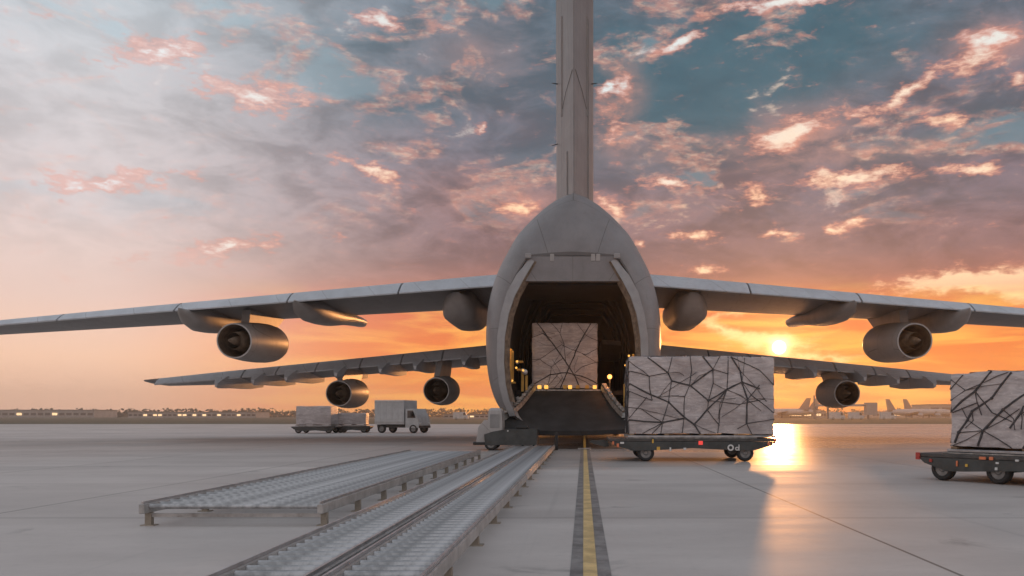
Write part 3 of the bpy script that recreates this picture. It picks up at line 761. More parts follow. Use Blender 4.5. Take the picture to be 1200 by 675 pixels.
        b = MB(); b.prism([(.0, 0), (.2, .22), (.6, .22), (.9, 0)], 0, -.02, .02, Matrix.Translation(Vector((sgn * (s - rr * 1.02), 51.6 - 37, zz + .35))) @ Matrix.Rotation(R(70 * sgn), 4, 'Y')); b.build('strake', 'fairing', e)

# landing gear
def wheel_mesh(r, w, name):
    b = MB(); b.lathe([(-w / 2, r * .62), (-w / 2, r * .86), (-w * .36, r * .97), (-w * .15, r), (w * .15, r), (w * .36, r * .97), (w / 2, r * .86), (w / 2, r * .62), (-w / 2, r * .62)], 24)
    b2 = MB(); b2.lathe([(-w * .42, .01), (-w * .42, r * .2), (-w * .30, r * .3), (-w * .36, r * .62), (w * .36, r * .62), (w * .30, r * .3), (w * .42, r * .2), (w * .42, .01)], 20)
    t = b.mesh(name + '_tyre', 40); t.materials.append(M['rubber']); q = b2.mesh(name + '_rim', 40); q.materials.append(M['rim'])
    return t, q
AT, AR = wheel_mesh(.62, .42, 'aircraft')
for gx in (-4.1, 4.1):
    for gy in (18, 20.2, 24, 26.2):
        for dx in (-.45, .45):
            t_ = inst('wheel', AT, air, (gx + dx, gy, .62), (0, 0, R(90))); inst('wheel_rim', AR, t_, (0, 0, 0))
    b = MB(); b.lathe([(16.5, .1), (17.5, .9), (19, 1.25), (26, 1.25), (28, .9), (29.5, .1)], 20, Matrix.Translation(Vector((gx * .86, 0, 2.0))), True, True); b.build('gear_pod', 'hull', air, smooth=40)
    for gy in (19.1, 25.1):
        b = MB(); b.tube([(gx, gy, 1.9), (gx, gy, .62)], .16, 10); b.box(gx - .1, gx + .1, gy - 1.1, gy + 1.1, .55, .72); b.build('gear_leg', 'steel', air)
for dx in (-.35, .35):
    t_ = inst('wheel', AT, air, (dx, 47, .62), (0, 0, R(90))); inst('wheel_rim', AR, t_, (0, 0, 0))
b = MB(); b.tube([(0, 47, 2.0), (0, 47, .55)], .14, 10); b.build('gear_leg', 'steel', air)

# tail support post under the ramp
ts = thing('tail_stand', 'slim pale steel tail stand propping the ramp centre', 'stand', (W(685, 500, 36.6).x, 36.7, 0))
b = MB(); b.tube([(0, 0, .06), (0, 0, .42)], .055, 10); b.tube([(0, 0, .42), (0, 0, .66)], .035, 10); b.build('post', 'yellow', ts)
b = MB(); b.box(-.16, .16, -.14, .14, .66, .70, bev=.01); b.build('cradle', 'steel', ts)
b = MB(); b.box(-.28, .28, -.28, .28, 0, .06, bev=.015); b.build('base_plate', 'steel', ts)

# ------------------------------------------------------------------ wrapped cargo with webbing nets
NET_A = [[(245, 118), (345, 205), (365, 245), (460, 270), (545, 350), (640, 290), (715, 255), (800, 290)], [(150, 262), (290, 330), (350, 355), (430, 440), (475, 470), (505, 520)], [(475, 470), (540, 395), (605, 335), (640, 290)],
         [(150, 145), (250, 225), (345, 205)], [(250, 225), (265, 345)], [(345, 205), (365, 118)], [(455, 118), (460, 190), (455, 270), (430, 330), (418, 520)], [(520, 118), (570, 185), (460, 270)], [(605, 118), (570, 185), (645, 210)],
         [(645, 118), (640, 290), (605, 400), (595, 520)], [(660, 118), (710, 195), (715, 260), (740, 340), (735, 470)], [(660, 118), (800, 190), (875, 268)], [(365, 245), (350, 355), (320, 450), (310, 520)], [(365, 325), (430, 325)],
         [(570, 185), (570, 260), (545, 350), (540, 400), (600, 480)], [(150, 300), (265, 345)], [(150, 385), (210, 390), (320, 460)], [(240, 330), (150, 440)], [(150, 450), (320, 460), (430, 440)], [(215, 520), (320, 460)],
         [(715, 255), (760, 320), (875, 412)], [(545, 350), (700, 365), (830, 340)], [(735, 470), (690, 495)], [(735, 470), (765, 520)], [(735, 470), (875, 445)], [(740, 340), (800, 270)], [(320, 460), (265, 520)], [(155, 195), (250, 225)]]
NET_A = [[((x - 150) / 725, 1 - (y - 118) / 402) for x, y in p] for p in NET_A]
HEAVY_A = {0, 1, 2, 7, 10, 18}
NET_B = [[(180, 110), (300, 260), (410, 400), (450, 460), (485, 540)], [(565, 110), (490, 230), (410, 400), (370, 490), (345, 540)], [(280, 110), (345, 175), (370, 250), (385, 380)], [(360, 110), (345, 175)], [(465, 110), (530, 195), (615, 230)],
         [(140, 350), (195, 350), (280, 400), (270, 480), (245, 540)], [(195, 350), (350, 260)], [(280, 400), (365, 345)], [(140, 520), (270, 450), (400, 440), (500, 460), (615, 512)], [(245, 540), (340, 440)], [(450, 440), (500, 400), (615, 365)],
         [(450, 460), (600, 540)], [(500, 310), (615, 375)], [(140, 205), (220, 180), (290, 215)], [(350, 255), (530, 320), (615, 280)], [(300, 540), (365, 470)]]
NET_B = [[((x - 140) / 475, 1 - (y - 110) / 430) for x, y in p] for p in NET_B]
HEAVY_B = {0, 1, 8}
NET_C = [[(740, 125), (690, 210), (612, 297)], [(800, 122), (740, 240), (680, 300), (640, 390), (628, 440)], [(935, 128), (850, 210), (770, 290), (715, 380), (700, 450)], [(860, 118), (850, 210), (825, 300), (795, 370)], [(655, 135), (612, 200)],
         [(690, 210), (740, 300), (800, 345)], [(850, 210), (990, 285)], [(715, 380), (800, 452)], [(1000, 190), (924, 290), (870, 370), (830, 455)], [(612, 160), (660, 200), (612, 250)], [(825, 300), (924, 345), (1000, 340)], [(870, 370), (950, 440)], [(620, 300), (700, 262)],
         [(640, 390), (715, 380)], [(950, 120), (1000, 190), (1060, 240)], [(924, 345), (1000, 450)], [(1060, 120), (1000, 190)]]
NET_C = [[((x - 612) / 450, min(1, max(0, 1 - (y - 128) / 325))) for x, y in p] for p in NET_C]
HEAVY_C = {0, 1, 2, 3, 8}

def wrapped_cargo(label, loc, rz, sx, sy, sz, net, heavy, group, main_face='front', straps=True, wscale=1.0, cell=.085):
    """origin at the centre of the base"""
    root = thing('wrapped_cargo', label, 'cargo', loc, rz, group)
    seed = random.random() * 50
    hx, hy = sx / 2, sy / 2
    z0 = .12
    b = MB()
    def surf(p):
        q = Vector((p[0] * 1.7 + seed, p[1] * 1.7, p[2] * 2.6))
        o = noise.noise_vector(q) * .034 + noise.noise_vector(q * 3.1) * .016
        rr_ = .06
        c_ = Vector((min(hx - rr_, max(-hx + rr_, p[0])), min(hy - rr_, max(-hy + rr_, p[1])), min(sz - rr_, max(z0 + rr_ * .3, p[2]))))
        dl_ = Vector(p) - c_
        base = c_ + dl_.normalized() * min(dl_.length, rr_) if dl_.length > 1e-6 else Vector(p)
        return base + o
    def patch(o, U, V, nu, nv):
        vs = []; fs = []
        for j in range(nv + 1):
            for i in range(nu + 1):
                vs.append(surf(o + U * (i / nu) + V * (j / nv)))
        for j in range(nv):
            for i in range(nu):
                a_ = j * (nu + 1) + i; fs.append((a_, a_ + 1, a_ + nu + 2, a_ + nu + 1))
        b.add(vs, fs)
    nx_, ny_, nz_ = max(4, int(sx / cell)), max(4, int(sy / cell)), max(4, int((sz - z0) / cell))
    X, Y, Z = Vector((sx, 0, 0)), Vector((0, sy, 0)), Vector((0, 0, sz - z0))
    O = Vector((-hx, -hy, z0))
    patch(O, X, Z, nx_, nz_); patch(O + Y, X, Z, nx_, nz_); patch(O, Y, Z, ny_, nz_); patch(O + X, Y, Z, ny_, nz_); patch(O, X, Y, nx_, ny_); patch(O + Z, X, Y, nx_, ny_)
    b.build('wrapped_load', 'wrap', root, smooth=60)
    p = MB(); p.box(-hx - .04, hx + .04, -hy - .04, hy + .04, 0, .06, bev=.01); p.build('pallet_sheet', 'steel', root)
    p = MB()
    k = 0; n_b = max(3, int(sx / .9))
    bl = MB(); bl.box(-.07, .07, -hy, hy, .062, .118); bm_ = bl.mesh('pallet_bearer'); bm_.materials.append(M['wood'])
    for i in range(n_b): inst('pallet_bearer', bm_, root, (-hx + .1 + (sx - .2) * i / (n_b - 1), 0, 0))
    if not straps: return root
    faces = {'front': (O, X, Z, Vector((0, -1, 0))), 'left': (O + Y, -Y, Z, Vector((-1, 0, 0))), 'right': (O + X, Y, Z, Vector((1, 0, 0))), 'back': (O + X + Y, -X, Z, Vector((0, 1, 0))), 'top': (O + Z, X, Y, Vector((0, 0, 1)))}
    nodes_ = [p for poly in net for p in poly[1:-1]]
    rnd = random.Random(int(seed * 100))
    fine_net = []
    for _ in range(16):
        a_ = rnd.choice(nodes_); c_ = (min(1, max(0, a_[0] + rnd.uniform(-.3, .3))), min(1, max(0, a_[1] + rnd.uniform(-.4, .4))))
        m_ = ((a_[0] + c_[0]) / 2 + rnd.uniform(-.03, .03), (a_[1] + c_[1]) / 2 + rnd.uniform(-.03, .03))
        fine_net.append([a_, (min(1, max(0, m_[0])), min(1, max(0, m_[1]))), c_])
    kb_ = MB(); kb_.lathe([(-.035, .02), (-.02, .045), (.02, .05), (.03, .03)], 8, None, True, True); km = kb_.mesh('knot', 60); km.materials.append(M['strap'])
    for fname, (o, U, V, nn) in faces.items():
        if fname == main_face:
            for q_ in set(p for i_ in heavy for p in net[i_][1:-1]):
                c0 = surf(o + U * q_[0] + V * q_[1]); k_ = rnd.uniform(.5, .95); inst('knot', km, root, c0, (0, rnd.random() * 6, 0), (k_ * wscale, k_, k_ * wscale))
        for i, poly in enumerate(net + fine_net):
            if fname != main_face and i % 2 and fname != 'top': pass
            wd = (.027 if i in heavy else .0125 if i < len(net) else .0065) * wscale
            pts = []
            for (uu, vv) in poly:
                if fname != main_face: uu = 1 - uu
                pts.append(o + U * uu + V * vv)
            # subdivide so the webbing follows the bulging wrap
            fp = []
            for a_, c_ in zip(pts[:-1], pts[1:]):
                m_ = max(1, int((c_ - a_).length / .25))
                for q in range(m_): fp.append(a_.lerp(c_, q / m_))
            fp.append(pts[-1])
            r = []
            for j, q in enumerate(fp):
                t = (fp[min(j + 1, len(fp) - 1)] - fp[max(j - 1, 0)]).normalized(); sd = nn.cross(t).normalized()
                ww = wd * (1 + .35 * noise.noise(q * 4)); c0 = surf(q)
                c0 = c0 - nn * (c0 - q).dot(nn) * 0 ; lo_ = -.012; hi_ = .022
                r.append([c0 + sd * ww + nn * lo_, c0 - sd * ww + nn * lo_, c0 - sd * ww * .8 + nn * hi_, c0 + sd * ww * .8 + nn * hi_])
            s = MB(); s.loft(r, True, True, True); s.build('strap', 'strap', root)
    return root

# ------------------------------------------------------------------ pallet dollies
DT, DR = wheel_mesh(.27, .20, 'dolly')
def pallet_dolly(label, loc, rz, ln, wd, zt, wheels, group, detail=True, back=True):
    """x along its length; deck top at zt"""
    d = thing('pallet_dolly', label, 'dolly', loc, rz, group)
    h = ln / 2; w = wd / 2
    b = MB(); b.box(-h, h, -w, w, zt - .09, zt, bev=.015); b.build('deck', 'deck', d)
    for s in (-1, 1):
        b = MB(); b.box(-h + .02, h - .02, s * w - (.05 if s > 0 else 0) , s * w + (.05 if s < 0 else 0), zt - .30, zt - .093, bev=.012)
        y0 = s * w; b = MB(); b.prism([(-h + .05, zt - .093), (h - .05, zt - .093), (h - .15, zt - .22), (h - .75, zt - .38), (h * .45, zt - .36), (0, zt - .30), (-h * .5, zt - .37), (-h + .75, zt - .38), (-h + .2, zt - .22)], 1, min(y0, y0 - s * .07), max(y0, y0 - s * .07)); b.build('side_beam', 'chassis', d)
        b = MB(); b.box(-h + .6, h - .6, s * w * .94 - .02, s * w * .94 + .02, zt + .002, zt + .035, bev=.006); b.build('guide_rail', 'rail', d)
    for wx in wheels:
        b = MB(); b.tube([(wx, -w + .12, .27), (wx, w - .12, .27)], .05, 8); b.build('axle', 'chassis', d)
        b = MB(); b.box(wx - .10, wx + .10, -w + .3, w - .3, .28, zt - .093); b.build('axle_mount', 'chassis', d)
        for s in (-1, 1):
            t_ = inst('wheel', DT, d, (wx, s * (w - .16), .27), (0, 0, 0)); inst('wheel_rim', DR, t_, (0, 0, 0))
    nrl = int((ln - 1.0) / .28)
    rb = MB(); rb.tube([(0, -w * .9, 0), (0, w * .9, 0)], .02, 8); rm = rb.mesh('deck_roller'); rm.materials.append(M['roller'])
    for i in range(nrl): inst('deck_roller', rm, d, (-h + .6 + .28 * i, 0, zt + .012))
    return d
def lampbox(par, name, m, x, y, z, w, hgt, dp=.03):
    b = MB(); b.box(x - w / 2, x + w / 2, y - dp, y, z - hgt / 2, z + hgt / 2, bev=.006); return b.build(name, m, par)

D1 = 26.7
x0, x1 = W(713.5, 0, D1).x, W(910, 0, D1).x
zt1 = CH + (PY - 514) / F * D1
dl = pallet_dolly('long dark pallet dolly carrying the biggest wrapped load beside the open tail', ((x0 + x1) / 2, D1 + 1.35, 0), 0, x1 - x0, 2.7, zt1, (W(757, 0, D1).x - (x0 + x1) / 2, W(874, 0, D1).x - (x0 + x1) / 2), 'pallet dollies')
def on1(px, py): p = W(px, py, D1); return p.x - (x0 + x1) / 2, p.z
for px, py, m, w, hh in ((821, 519, 'redlit', .13, .12), (771.5, 525.5, 'amberglass', .10, .10), (785.5, 526.5, 'whiteglass', .05, .12), (802.5, 526, 'whiteglass', .09, .07), (729, 519, 'whiteglass', .12, .06), (718.5, 519, 'orangeglass', .06, .10), (724, 522, 'orangeglass', .07, .12), (901, 520.5, 'orangeglass', .09, .10), (908, 517, 'redglass', .06, .18), (765, 517, 'amberglass', .05, .12)):
    xx, zz = on1(px, py); lampbox(dl, 'reflector' if 'glass' in m else 'marker_lamp', m, xx, -1.352, zz, w, hh)
xx, zz = on1(856, 524.5)
b = MB(); b.lathe([(-1.40, .10), (-1.375, .10), (-1.375, .055), (-1.40, .055), (-1.40, .10)], 20, Matrix.Translation(Vector((xx, 0, zz)))); b.build('ring_mark', 'whiteglass', dl)
xx, zz = on1(863.5, 525)
b = MB(); b.lathe([(-1.40, .06), (-1.375, .06), (-1.375, .03), (-1.40, .03), (-1.40, .06)], 16, Matrix.Translation(Vector((xx, 0, zz - .02)))); b.box(xx + .045, xx + .075, -1.40, -1.375, zz - .08, zz + .11); b.build('letter_mark', 'whiteglass', dl)
b = MB(); hx = x0 - (x0 + x1) / 2; b.prism([(hx + .05, zt1 - .28), (hx - .02, zt1 - .08), (hx - .55, zt1 - .10), (hx - .58, zt1 - .17), (hx - .1, zt1 - .30)], 1, -.12, .12); b.build('drawbar', 'chassis', dl)

bx0, bx1 = W(737, 0, D1 + .1).x, W(907.5, 0, D1 + .1).x
btop = CH + (PY - 417.5) / F * (D1 + .1)
wrapped_cargo('biggest wrapped load, tangled black net, on the dolly right of the open tail', ((bx0 + bx1) / 2, D1 + .12 + 1.22, zt1 + .036), 0, bx1 - bx0, 2.44, btop - zt1 - .036, NET_A, HEAVY_A, 'netted cargo loads')
# load in the hold
bx0, bx1 = W(623, 0, 40.4).x, W(700.5, 0, 40.4).x
btop = CH + (PY - 378) / F * 40.4
wrapped_cargo('square netted load standing inside the aircraft hold above the ramp', ((bx0 + bx1) / 2, 40.4 + 1.4, zf + .002), 0, bx1 - bx0, 2.6, btop - zf, NET_B, HEAVY_B, 'netted cargo loads')
# right hand dolly, turned
U = Vector((.57, -.82, 0)).normalized(); V = Vector((.82, .57, 0)).normalized()
A = Vector((W(1113, 0, 19.0).x, 19.0, 0)); zt2 = .60
rz2 = math.atan2(U.y, U.x)
Ln, Wd = 4.6, 2.5
corner = A - U * .62 - V * .32
c2 = corner + U * (Ln / 2) + V * (Wd / 2)
dr = pallet_dolly('dark pallet dolly at the right edge of the picture with orange reflectors', (c2.x, c2.y, 0), rz2, Ln, Wd, zt2, (-Ln / 2 + .58, -Ln / 2 + 1.86, Ln / 2 - .7), 'pallet dollies')
for q, zz, m, w, hh in ((.03, zt2 - .07, 'redglass', .10, .16), (.35, zt2 - .16, 'redglass', .06, .07), (1.56, zt2 - .06, 'orangeglass', .14, .06), (1.75, zt2 - .06, 'orangeglass', .08, .07), (.98, zt2 - .20, 'orangeglass', .03, .12), (1.2, zt2 - .23, 'amberglass', .05, .06), (1.88, zt2 - .15, 'whiteglass', .06, .04), (1.86, zt2 - .27, 'whiteglass', .05, .06), (2.3, zt2 - .08, 'whiteglass', .07, .04)):
    lampbox(dr, 'reflector', m, -Ln / 2 + q + .02, -Wd / 2 - .002, zz, w, hh)
top2 = CH + (PY - 437.5) / F * 19.0
Lb, Wb = 3.4, 2.0
cc = A + U * (Lb / 2) + V * (Wb / 2)
wrapped_cargo('dark grey wrapped load with criss-cross net, cut off by the right edge', (cc.x, cc.y, zt2 + .036), rz2, Lb, Wb, top2 - zt2 - .036, NET_C, HEAVY_C, 'netted cargo loads', wscale=.85)

# ------------------------------------------------------------------ roller conveyors
def conveyor(label, x0, x1, y0, y1, zt, pitch, legs):
    c = thing('roller_conveyor', label, 'conveyor', ((x0 + x1) / 2, y0, 0), 0, 'roller conveyors on the apron')
    w = (x1 - x0) / 2; ln = y1 - y0
    for s in (-1, 1):
        b = MB(); b.box(s * w - .035, s * w + .035, 0, ln, zt - .13, zt, bev=.01); b.build('side_rail', 'railpaint', c)
        b = MB(); b.box(s * w - .012, s * w + .012, .02, ln - .02, zt + .001, zt + .03); b.build('guide_strip', 'steel', c)
    rb = MB(); rb.tube([(-w + .036, 0, 0), (w - .036, 0, 0)], .035, 8); rm = rb.mesh('roller', 40); rm.materials.append(M['roller'])
    n = int(ln / pitch)
    for i in range(n): inst('roller', rm, c, (0, pitch * (i + .5), zt - .045))
    lb = MB(); lb.box(-.04, .04, -.04, .04, .012, zt - .131); lb.box(-.09, .09, -.07, .07, 0, .012); lm = lb.mesh('leg'); lm.materials.append(M['legpaint'])
    cb = MB(); cb.box(-w + .04, w - .04, -.025, .025, zt - .19, zt - .14); cm = cb.mesh('cross_bar'); cm.materials.append(M['railpaint'])
    k = int(ln / legs)
    for i in range(k + 1):
        y = .2 + (ln - .4) * i / k
        for s in (-1, 1): inst('leg', lm, c, (s * w, y, 0))
        inst('cross_bar', cm, c, (0, y, 0))
    return c
conveyor('narrow roller conveyor running up to the ramp, nearest the yellow line', -1.92, -1.20, 5.4, 34.8, .23, .24, 1.9)
conveyor('narrow roller conveyor on the left of its twin below the ramp', -2.78, -2.06, 5.4, 34.2, .23, .24, 1.9)
conveyor('wide roller conveyor standing apart on the left of the apron', -5.7, -3.4, 11.0, 28.0, .30, .28, 1.7)
es = thing('stop_post', 'small dark stop post at the conveyor end under the ramp', 'post', (W(652, 0, 34.8).x, 34.8, 0))
b = MB(); b.box(-.07, .07, -.06, .06, .03, .62, bev=.02); b.build('post', 'black', es)
b = MB(); b.box(-.14, .14, -.12, .12, 0, .03); b.build('base_plate', 'steel', es)
b = MB(); b.lathe([(-.05, .05), (-.02, .08), (.03, .08)], 10, Matrix.Translation(Vector((0, 0, .68))), True, True); b.build('post_head', 'black', es, smooth=True)

# ------------------------------------------------------------------ tow tractor at the left of the ramp
D3 = 35.2
tx = W(596, 0, D3).x
tr = thing('tow_tractor', 'low dark tow tractor with pale engine hood left of the ramp', 'tractor', (tx, D3 + .8, 0))
def t3(px, py): p = W(px, py, D3); return p.x - tx, p.z
xa, _ = t3(567, 0); xb, _ = t3(629, 0)
zb = t3(0, 503)[1]
b = MB(); b.prism([(xa + .05, .22), (xb, .22), (xb, zb), (xa + .9, zb), (xa + .35, zb - .1), (xa, zb - .22)], 1, -.75, .75); b.build('chassis', 'chassis', tr)
xc0, zc0 = t3(571, 478); xc1, _ = t3(588, 478)
b = MB(); r = []
for zz, ins in ((zb - .25, 0), (zb + .3, .0), (zc0 - .10, .03), (zc0, .12)):
    r.append([Vector((xc0 + ins, -.66 + ins, zz)), Vector((xc1 - ins, -.66 + ins, zz)), Vector((xc1 - ins, .5 - ins, zz)), Vector((xc0 + ins, .5 - ins, zz))])
b.loft(r, True, True, True); hood = b.build('engine_hood', 'nacelle', tr, smooth=30)
b = MB(); b.box(xc0 + .10, xc1 - .10, -.672, -.655, zb + .05, zc0 - .26, bev=.004); b.build('grille', 'bulk', hood)
xd0, zd0 = t3(557, 492)
b = MB(); b.prism([(xd0, .30), (xa + .1, .30), (xc0 + .02, zb + .35), (xd0 + .35, zd0), (xd0 + .1, zd0 - .3)], 1, -.6, .3); b.build('front_fender', 'nacelle', tr, smooth=30)
b = MB(); b.box(xd0 - .12, xd0 + .4, -.62, .4, .22, .34, bev=.02); b.build('bumper', 'black', tr)
for wx in (xa + .28, xb - .38):
    for s in (-.64, .64):
        t_ = inst('wheel', DT, tr, (wx, s, .27)); inst('wheel_rim', DR, t_, (0, 0, 0))
b = MB(); b.box(xb - .9, xb - .4, -.3, .3, zb + .002, zb + .12, bev=.03); b.build('seat', 'black', tr)
lampbox(tr, 'marker_lamp', 'whiteglass', t3(595, 504)[0], -.755, t3(595, 505)[1], .06, .05)
# beacon on the apron beyond, below the belly
bc = thing('ground_beacon', 'small glowing orange beacon on the apron under the aircraft', 'beacon', (W(721.5, 0, 62).x, 62, 0))
b = MB(); b.lathe([(-.2, .2), (.2, .2)], 12, Matrix.Rotation(R(90), 4, 'X'), True, True)
b = MB(); b.tube([(0, 0, 0), (0, 0, .08), (0, 0, .10), (0, 0, .62)], [.22, .22, .05, .05], 10); b.build('stem', 'yellow', bc)
b = MB(); b.tube([(0, 0, .62), (0, 0, .70), (0, 0, .80), (0, 0, .84)], [.09, .11, .09, .03], 10); b.build('lamp_globe', 'orangelit', bc, smooth=True)

# ------------------------------------------------------------------ left middle distance: truck and loaded dollies
def truck(label, px0, px1, pyt, pyg):
    d = CH * F / (pyg - PY)
    xx0, xx1 = W(px0, 0, d).x, W(px1, 0, d).x
    t = thing('box_truck', label, 'truck', (xx0, d, 0), R(-16))
    top_ = CH + (PY - pyt) / F * d
    bl = (W(477, 0, d).x - xx0); cl = (xx1 - xx0)
    b = MB(); b.box(0, bl, 0, 2.3, .72, top_, bev=.03); b.build('cargo_box', 'white', t)
    b = MB(); b.box(.1, cl - .1, .25, 2.05, .45, .70); b.build('chassis', 'black', t)
    b = MB(); b.prism([(bl + .06, .45), (cl, .45), (cl, 1.0), (cl - .25, 1.65), (cl - .45, 2.0), (bl + .06, 2.0)], 1, .12, 2.18); cab = b.build('cab', 'white', t, smooth=25)
    b = MB(); b.prism([(bl + .25, 1.25), (cl - .28, 1.25), (cl - .5, 1.85), (bl + .25, 1.85)], 1, .10, .118); b.build('side_window', 'glass', cab)
    b = MB(); b.box(cl - .02, cl + .06, .15, 2.15, .42, .62, bev=.02); b.build('bumper', 'black', cab)
    for y in (.35, 1.95):
        b = MB(); b.box(cl - .01, cl + .05, y - .14, y + .14, .72, .88, bev=.02); b.build('headlight', 'whiteglass', cab)
    b = MB(); b.box(cl - .62, cl - .50, -.16, .11, 1.35, 1.75, bev=.02); b.build('mirror', 'black', cab)
    b = MB(); b.prism([(bl + .18, .55), (cl - .75, .55), (cl - .75, 1.2), (bl + .18, 1.2)], 1, .105, .118); b.build('door', 'white', cab)
    for q in range(1, 5):
        b = MB(); b.box(bl * q / 5 - .012, bl * q / 5 + .012, -.012, .002, .78, top_ - .06); b.build('panel_seam', 'steel', t)
    for wx in (.55, cl - .5):
        for y in (.22, 2.08):
            t_ = inst('wheel', DT, t, (wx, y, .36), (0, 0, 0), (1.34, 1.2, 1.34)); inst('wheel_rim', DR, t_, (0, 0, 0))
    for z_ in (.9, top_ - .15):
        b = MB(); b.box(.05, bl - .05, -.03, -.002, z_ - .03, z_ + .03); b.build('rub_rail', 'steel', t)
    return t
truck('white box truck with a short cab parked beyond the conveyors', 439, 495, 469, 507.5)
for (px, pyt, w, lab, dlab, rz) in ((414, 484, 2.3, 'lower of two distant pale wrapped loads, nearest the box truck', 'distant dark dolly next to the box truck, under the lower load', .1), (371, 476, 2.9, 'taller of two distant pale wrapped loads, farthest from the box truck', 'distant dark dolly farthest from the box truck, under the taller load', -.05)):
    d = 72.0 if px > 400 else 70.0
    x = W(px, 0, d).x
    zt = .55
    pallet_dolly(dlab, (x, d + .2, 0), rz, w + .7, 2.0, zt, (-w / 2 + .2, w / 2 - .2), 'dollies in the middle distance')
    tp = CH + (PY - pyt) / F * d
    wrapped_cargo(lab, (x, d + .2, zt + .036), rz, w, 1.8, tp - zt - .036, NET_B, HEAVY_B, 'cargo in the middle distance', straps=False, cell=.3)

# ------------------------------------------------------------------ far side of the airfield
def far_box(name, label, cat, px0, px1, pyt, d, dp, wall='farwall', windows=0, lit=0, group=None, wz=(.3, .6)):
    xx0, xx1 = W(px0, 0, d).x, W(px1, 0, d).x; h = CH + (PY - pyt) / F * d
    t = thing(name, label, cat, ((xx0 + xx1) / 2, d + dp / 2, -.03), 0, group)
    w = (xx1 - xx0) / 2
    b = MB(); b.box(-w, w, -dp / 2, dp / 2, 0, h * .93); b.build('wall', wall, t)
    b = MB(); b.box(-w - .4, w + .4, -dp / 2 - .4, dp / 2 + .4, h * .935, h); b.build('roof', 'farroof', t)
    if windows:
        st = 2 * w / windows
        b = MB(); b.box(-st * .36, st * .36, -.10, 0, -h * (wz[1] - wz[0]) / 2, h * (wz[1] - wz[0]) / 2)
        mg = b.mesh('window'); mg.materials.append(M['glass']); ml = mg.copy(); ml.materials.clear(); ml.materials.append(M['farlit'])
        for i in range(windows):
            inst('window', ml if random.random() < lit else mg, t, (-w + st * (i + .5), -dp / 2 - .02, h * (wz[0] + wz[1]) / 2))
    return t
far_box('terminal_building', 'long low terminal building with lit windows right of the netted load', 'building', 905, 968, 481.5, 520, 22, windows=22, lit=.6)
far_box('hangar', 'pale flat roofed hangar on the horizon beside the right hand load', 'building', 1089, 1128, 473.5, 560, 30, windows=3, lit=0, wz=(.1, .75))
far_box('concourse_building', 'low concourse building behind the distant airliners', 'building', 1022, 1088, 482, 640, 20, windows=14, lit=.35)
far_box('cargo_shed', 'long low shed on the horizon left of the fuselage', 'building', 520, 574, 485, 420, 20, windows=9, lit=.1)
far_box('depot_building', 'flat depot on the horizon beyond the left engines', 'building', 150, 300, 482.5, 560, 24, windows=26, lit=.15)
far_box('warehouse', 'wide warehouse on the horizon at the far left', 'building', -40, 110, 480, 600, 30, windows=18, lit=.1)

def airliner(label, px, d, rz, s, group='distant parked airliners'):
    t = thing('parked_airliner', label, 'aircraft', (W(px, 0, d).x, d, -.03), rz, group)
    b = MB(); b.lathe([(-18 * s, .25 * s), (-15 * s, 1.0 * s), (-9 * s, 1.9 * s), (-4 * s, 2.0 * s), (12 * s, 2.0 * s), (15 * s, 1.6 * s), (17 * s, .8 * s), (17.8 * s, .1 * s)], 16, Matrix.Translation(Vector((0, 0, 3.6 * s))), True, True); b.build('fuselage', 'farplane', t, smooth=40)
    b = MB(); b.prism([(-10.5 * s, 5.0 * s), (-15.0 * s, 11.6 * s), (-17.6 * s, 11.6 * s), (-16.2 * s, 4.4 * s)], 0, -.2 * s, .2 * s); b.build('fin', 'fartail', t)
    for sg in (-1, 1):
        b = MB(); b.loft([[Vector((sg * 1.5 * s, 4 * s, 2.7 * s)), Vector((sg * 1.5 * s, -3 * s, 2.7 * s)), Vector((sg * 1.5 * s, 1 * s, 3.3 * s))], [Vector((sg * 16 * s, -5 * s, 3.9 * s)), Vector((sg * 16 * s, -6.5 * s, 3.9 * s)), Vector((sg * 16 * s, -5.7 * s, 4.05 * s))]], True, True, True); b.build('wing', 'farplane', t)
        b = MB(); b.loft([[Vector((sg * .4 * s, -13 * s, 4.6 * s)), Vector((sg * .4 * s, -16.5 * s, 4.6 * s)), Vector((sg * .4 * s, -15 * s, 4.9 * s))], [Vector((sg * 6 * s, -16 * s, 5.1 * s)), Vector((sg * 6 * s, -17.4 * s, 5.1 * s)), Vector((sg * 6 * s, -16.7 * s, 5.2 * s))]], True, True, True); b.build('tailplane', 'farplane', t)
        b = MB(); b.lathe([(-1.6 * s, .5 * s), (-.5 * s, .95 * s), (1.8 * s, 1.0 * s), (2.2 * s, .8 * s)], 12, Matrix.Translation(Vector((sg * 5.5 * s, 2.4 * s, 1.9 * s))), True, True); b.build('engine', 'farplane', t, smooth=True)
        b = MB(); b.tube([(sg * 3 * s, -1 * s, 2.8 * s), (sg * 3 * s, -1 * s, .0)], .25 * s, 6); b.build('gear_leg', 'black', t)
    b = MB(); b.tube([(0, 13 * s, 2.5 * s), (0, 13 * s, .0)], .2 * s, 6); b.build('gear_leg', 'black', t)
    return t
airliner('leftmost distant airliner, its dark fin leaning right by the terminal', 914, 500, R(72), 1.0)
airliner('second distant airliner from the netted load, fin leaning right', 925, 520, R(72), 1.03)
airliner('distant airliner with fin leaning left between the engine and the hangar', 1067, 500, R(-75), .95)
airliner('distant airliner nearest the pale hangar, fin leaning left', 1087, 520, R(-75), .98)

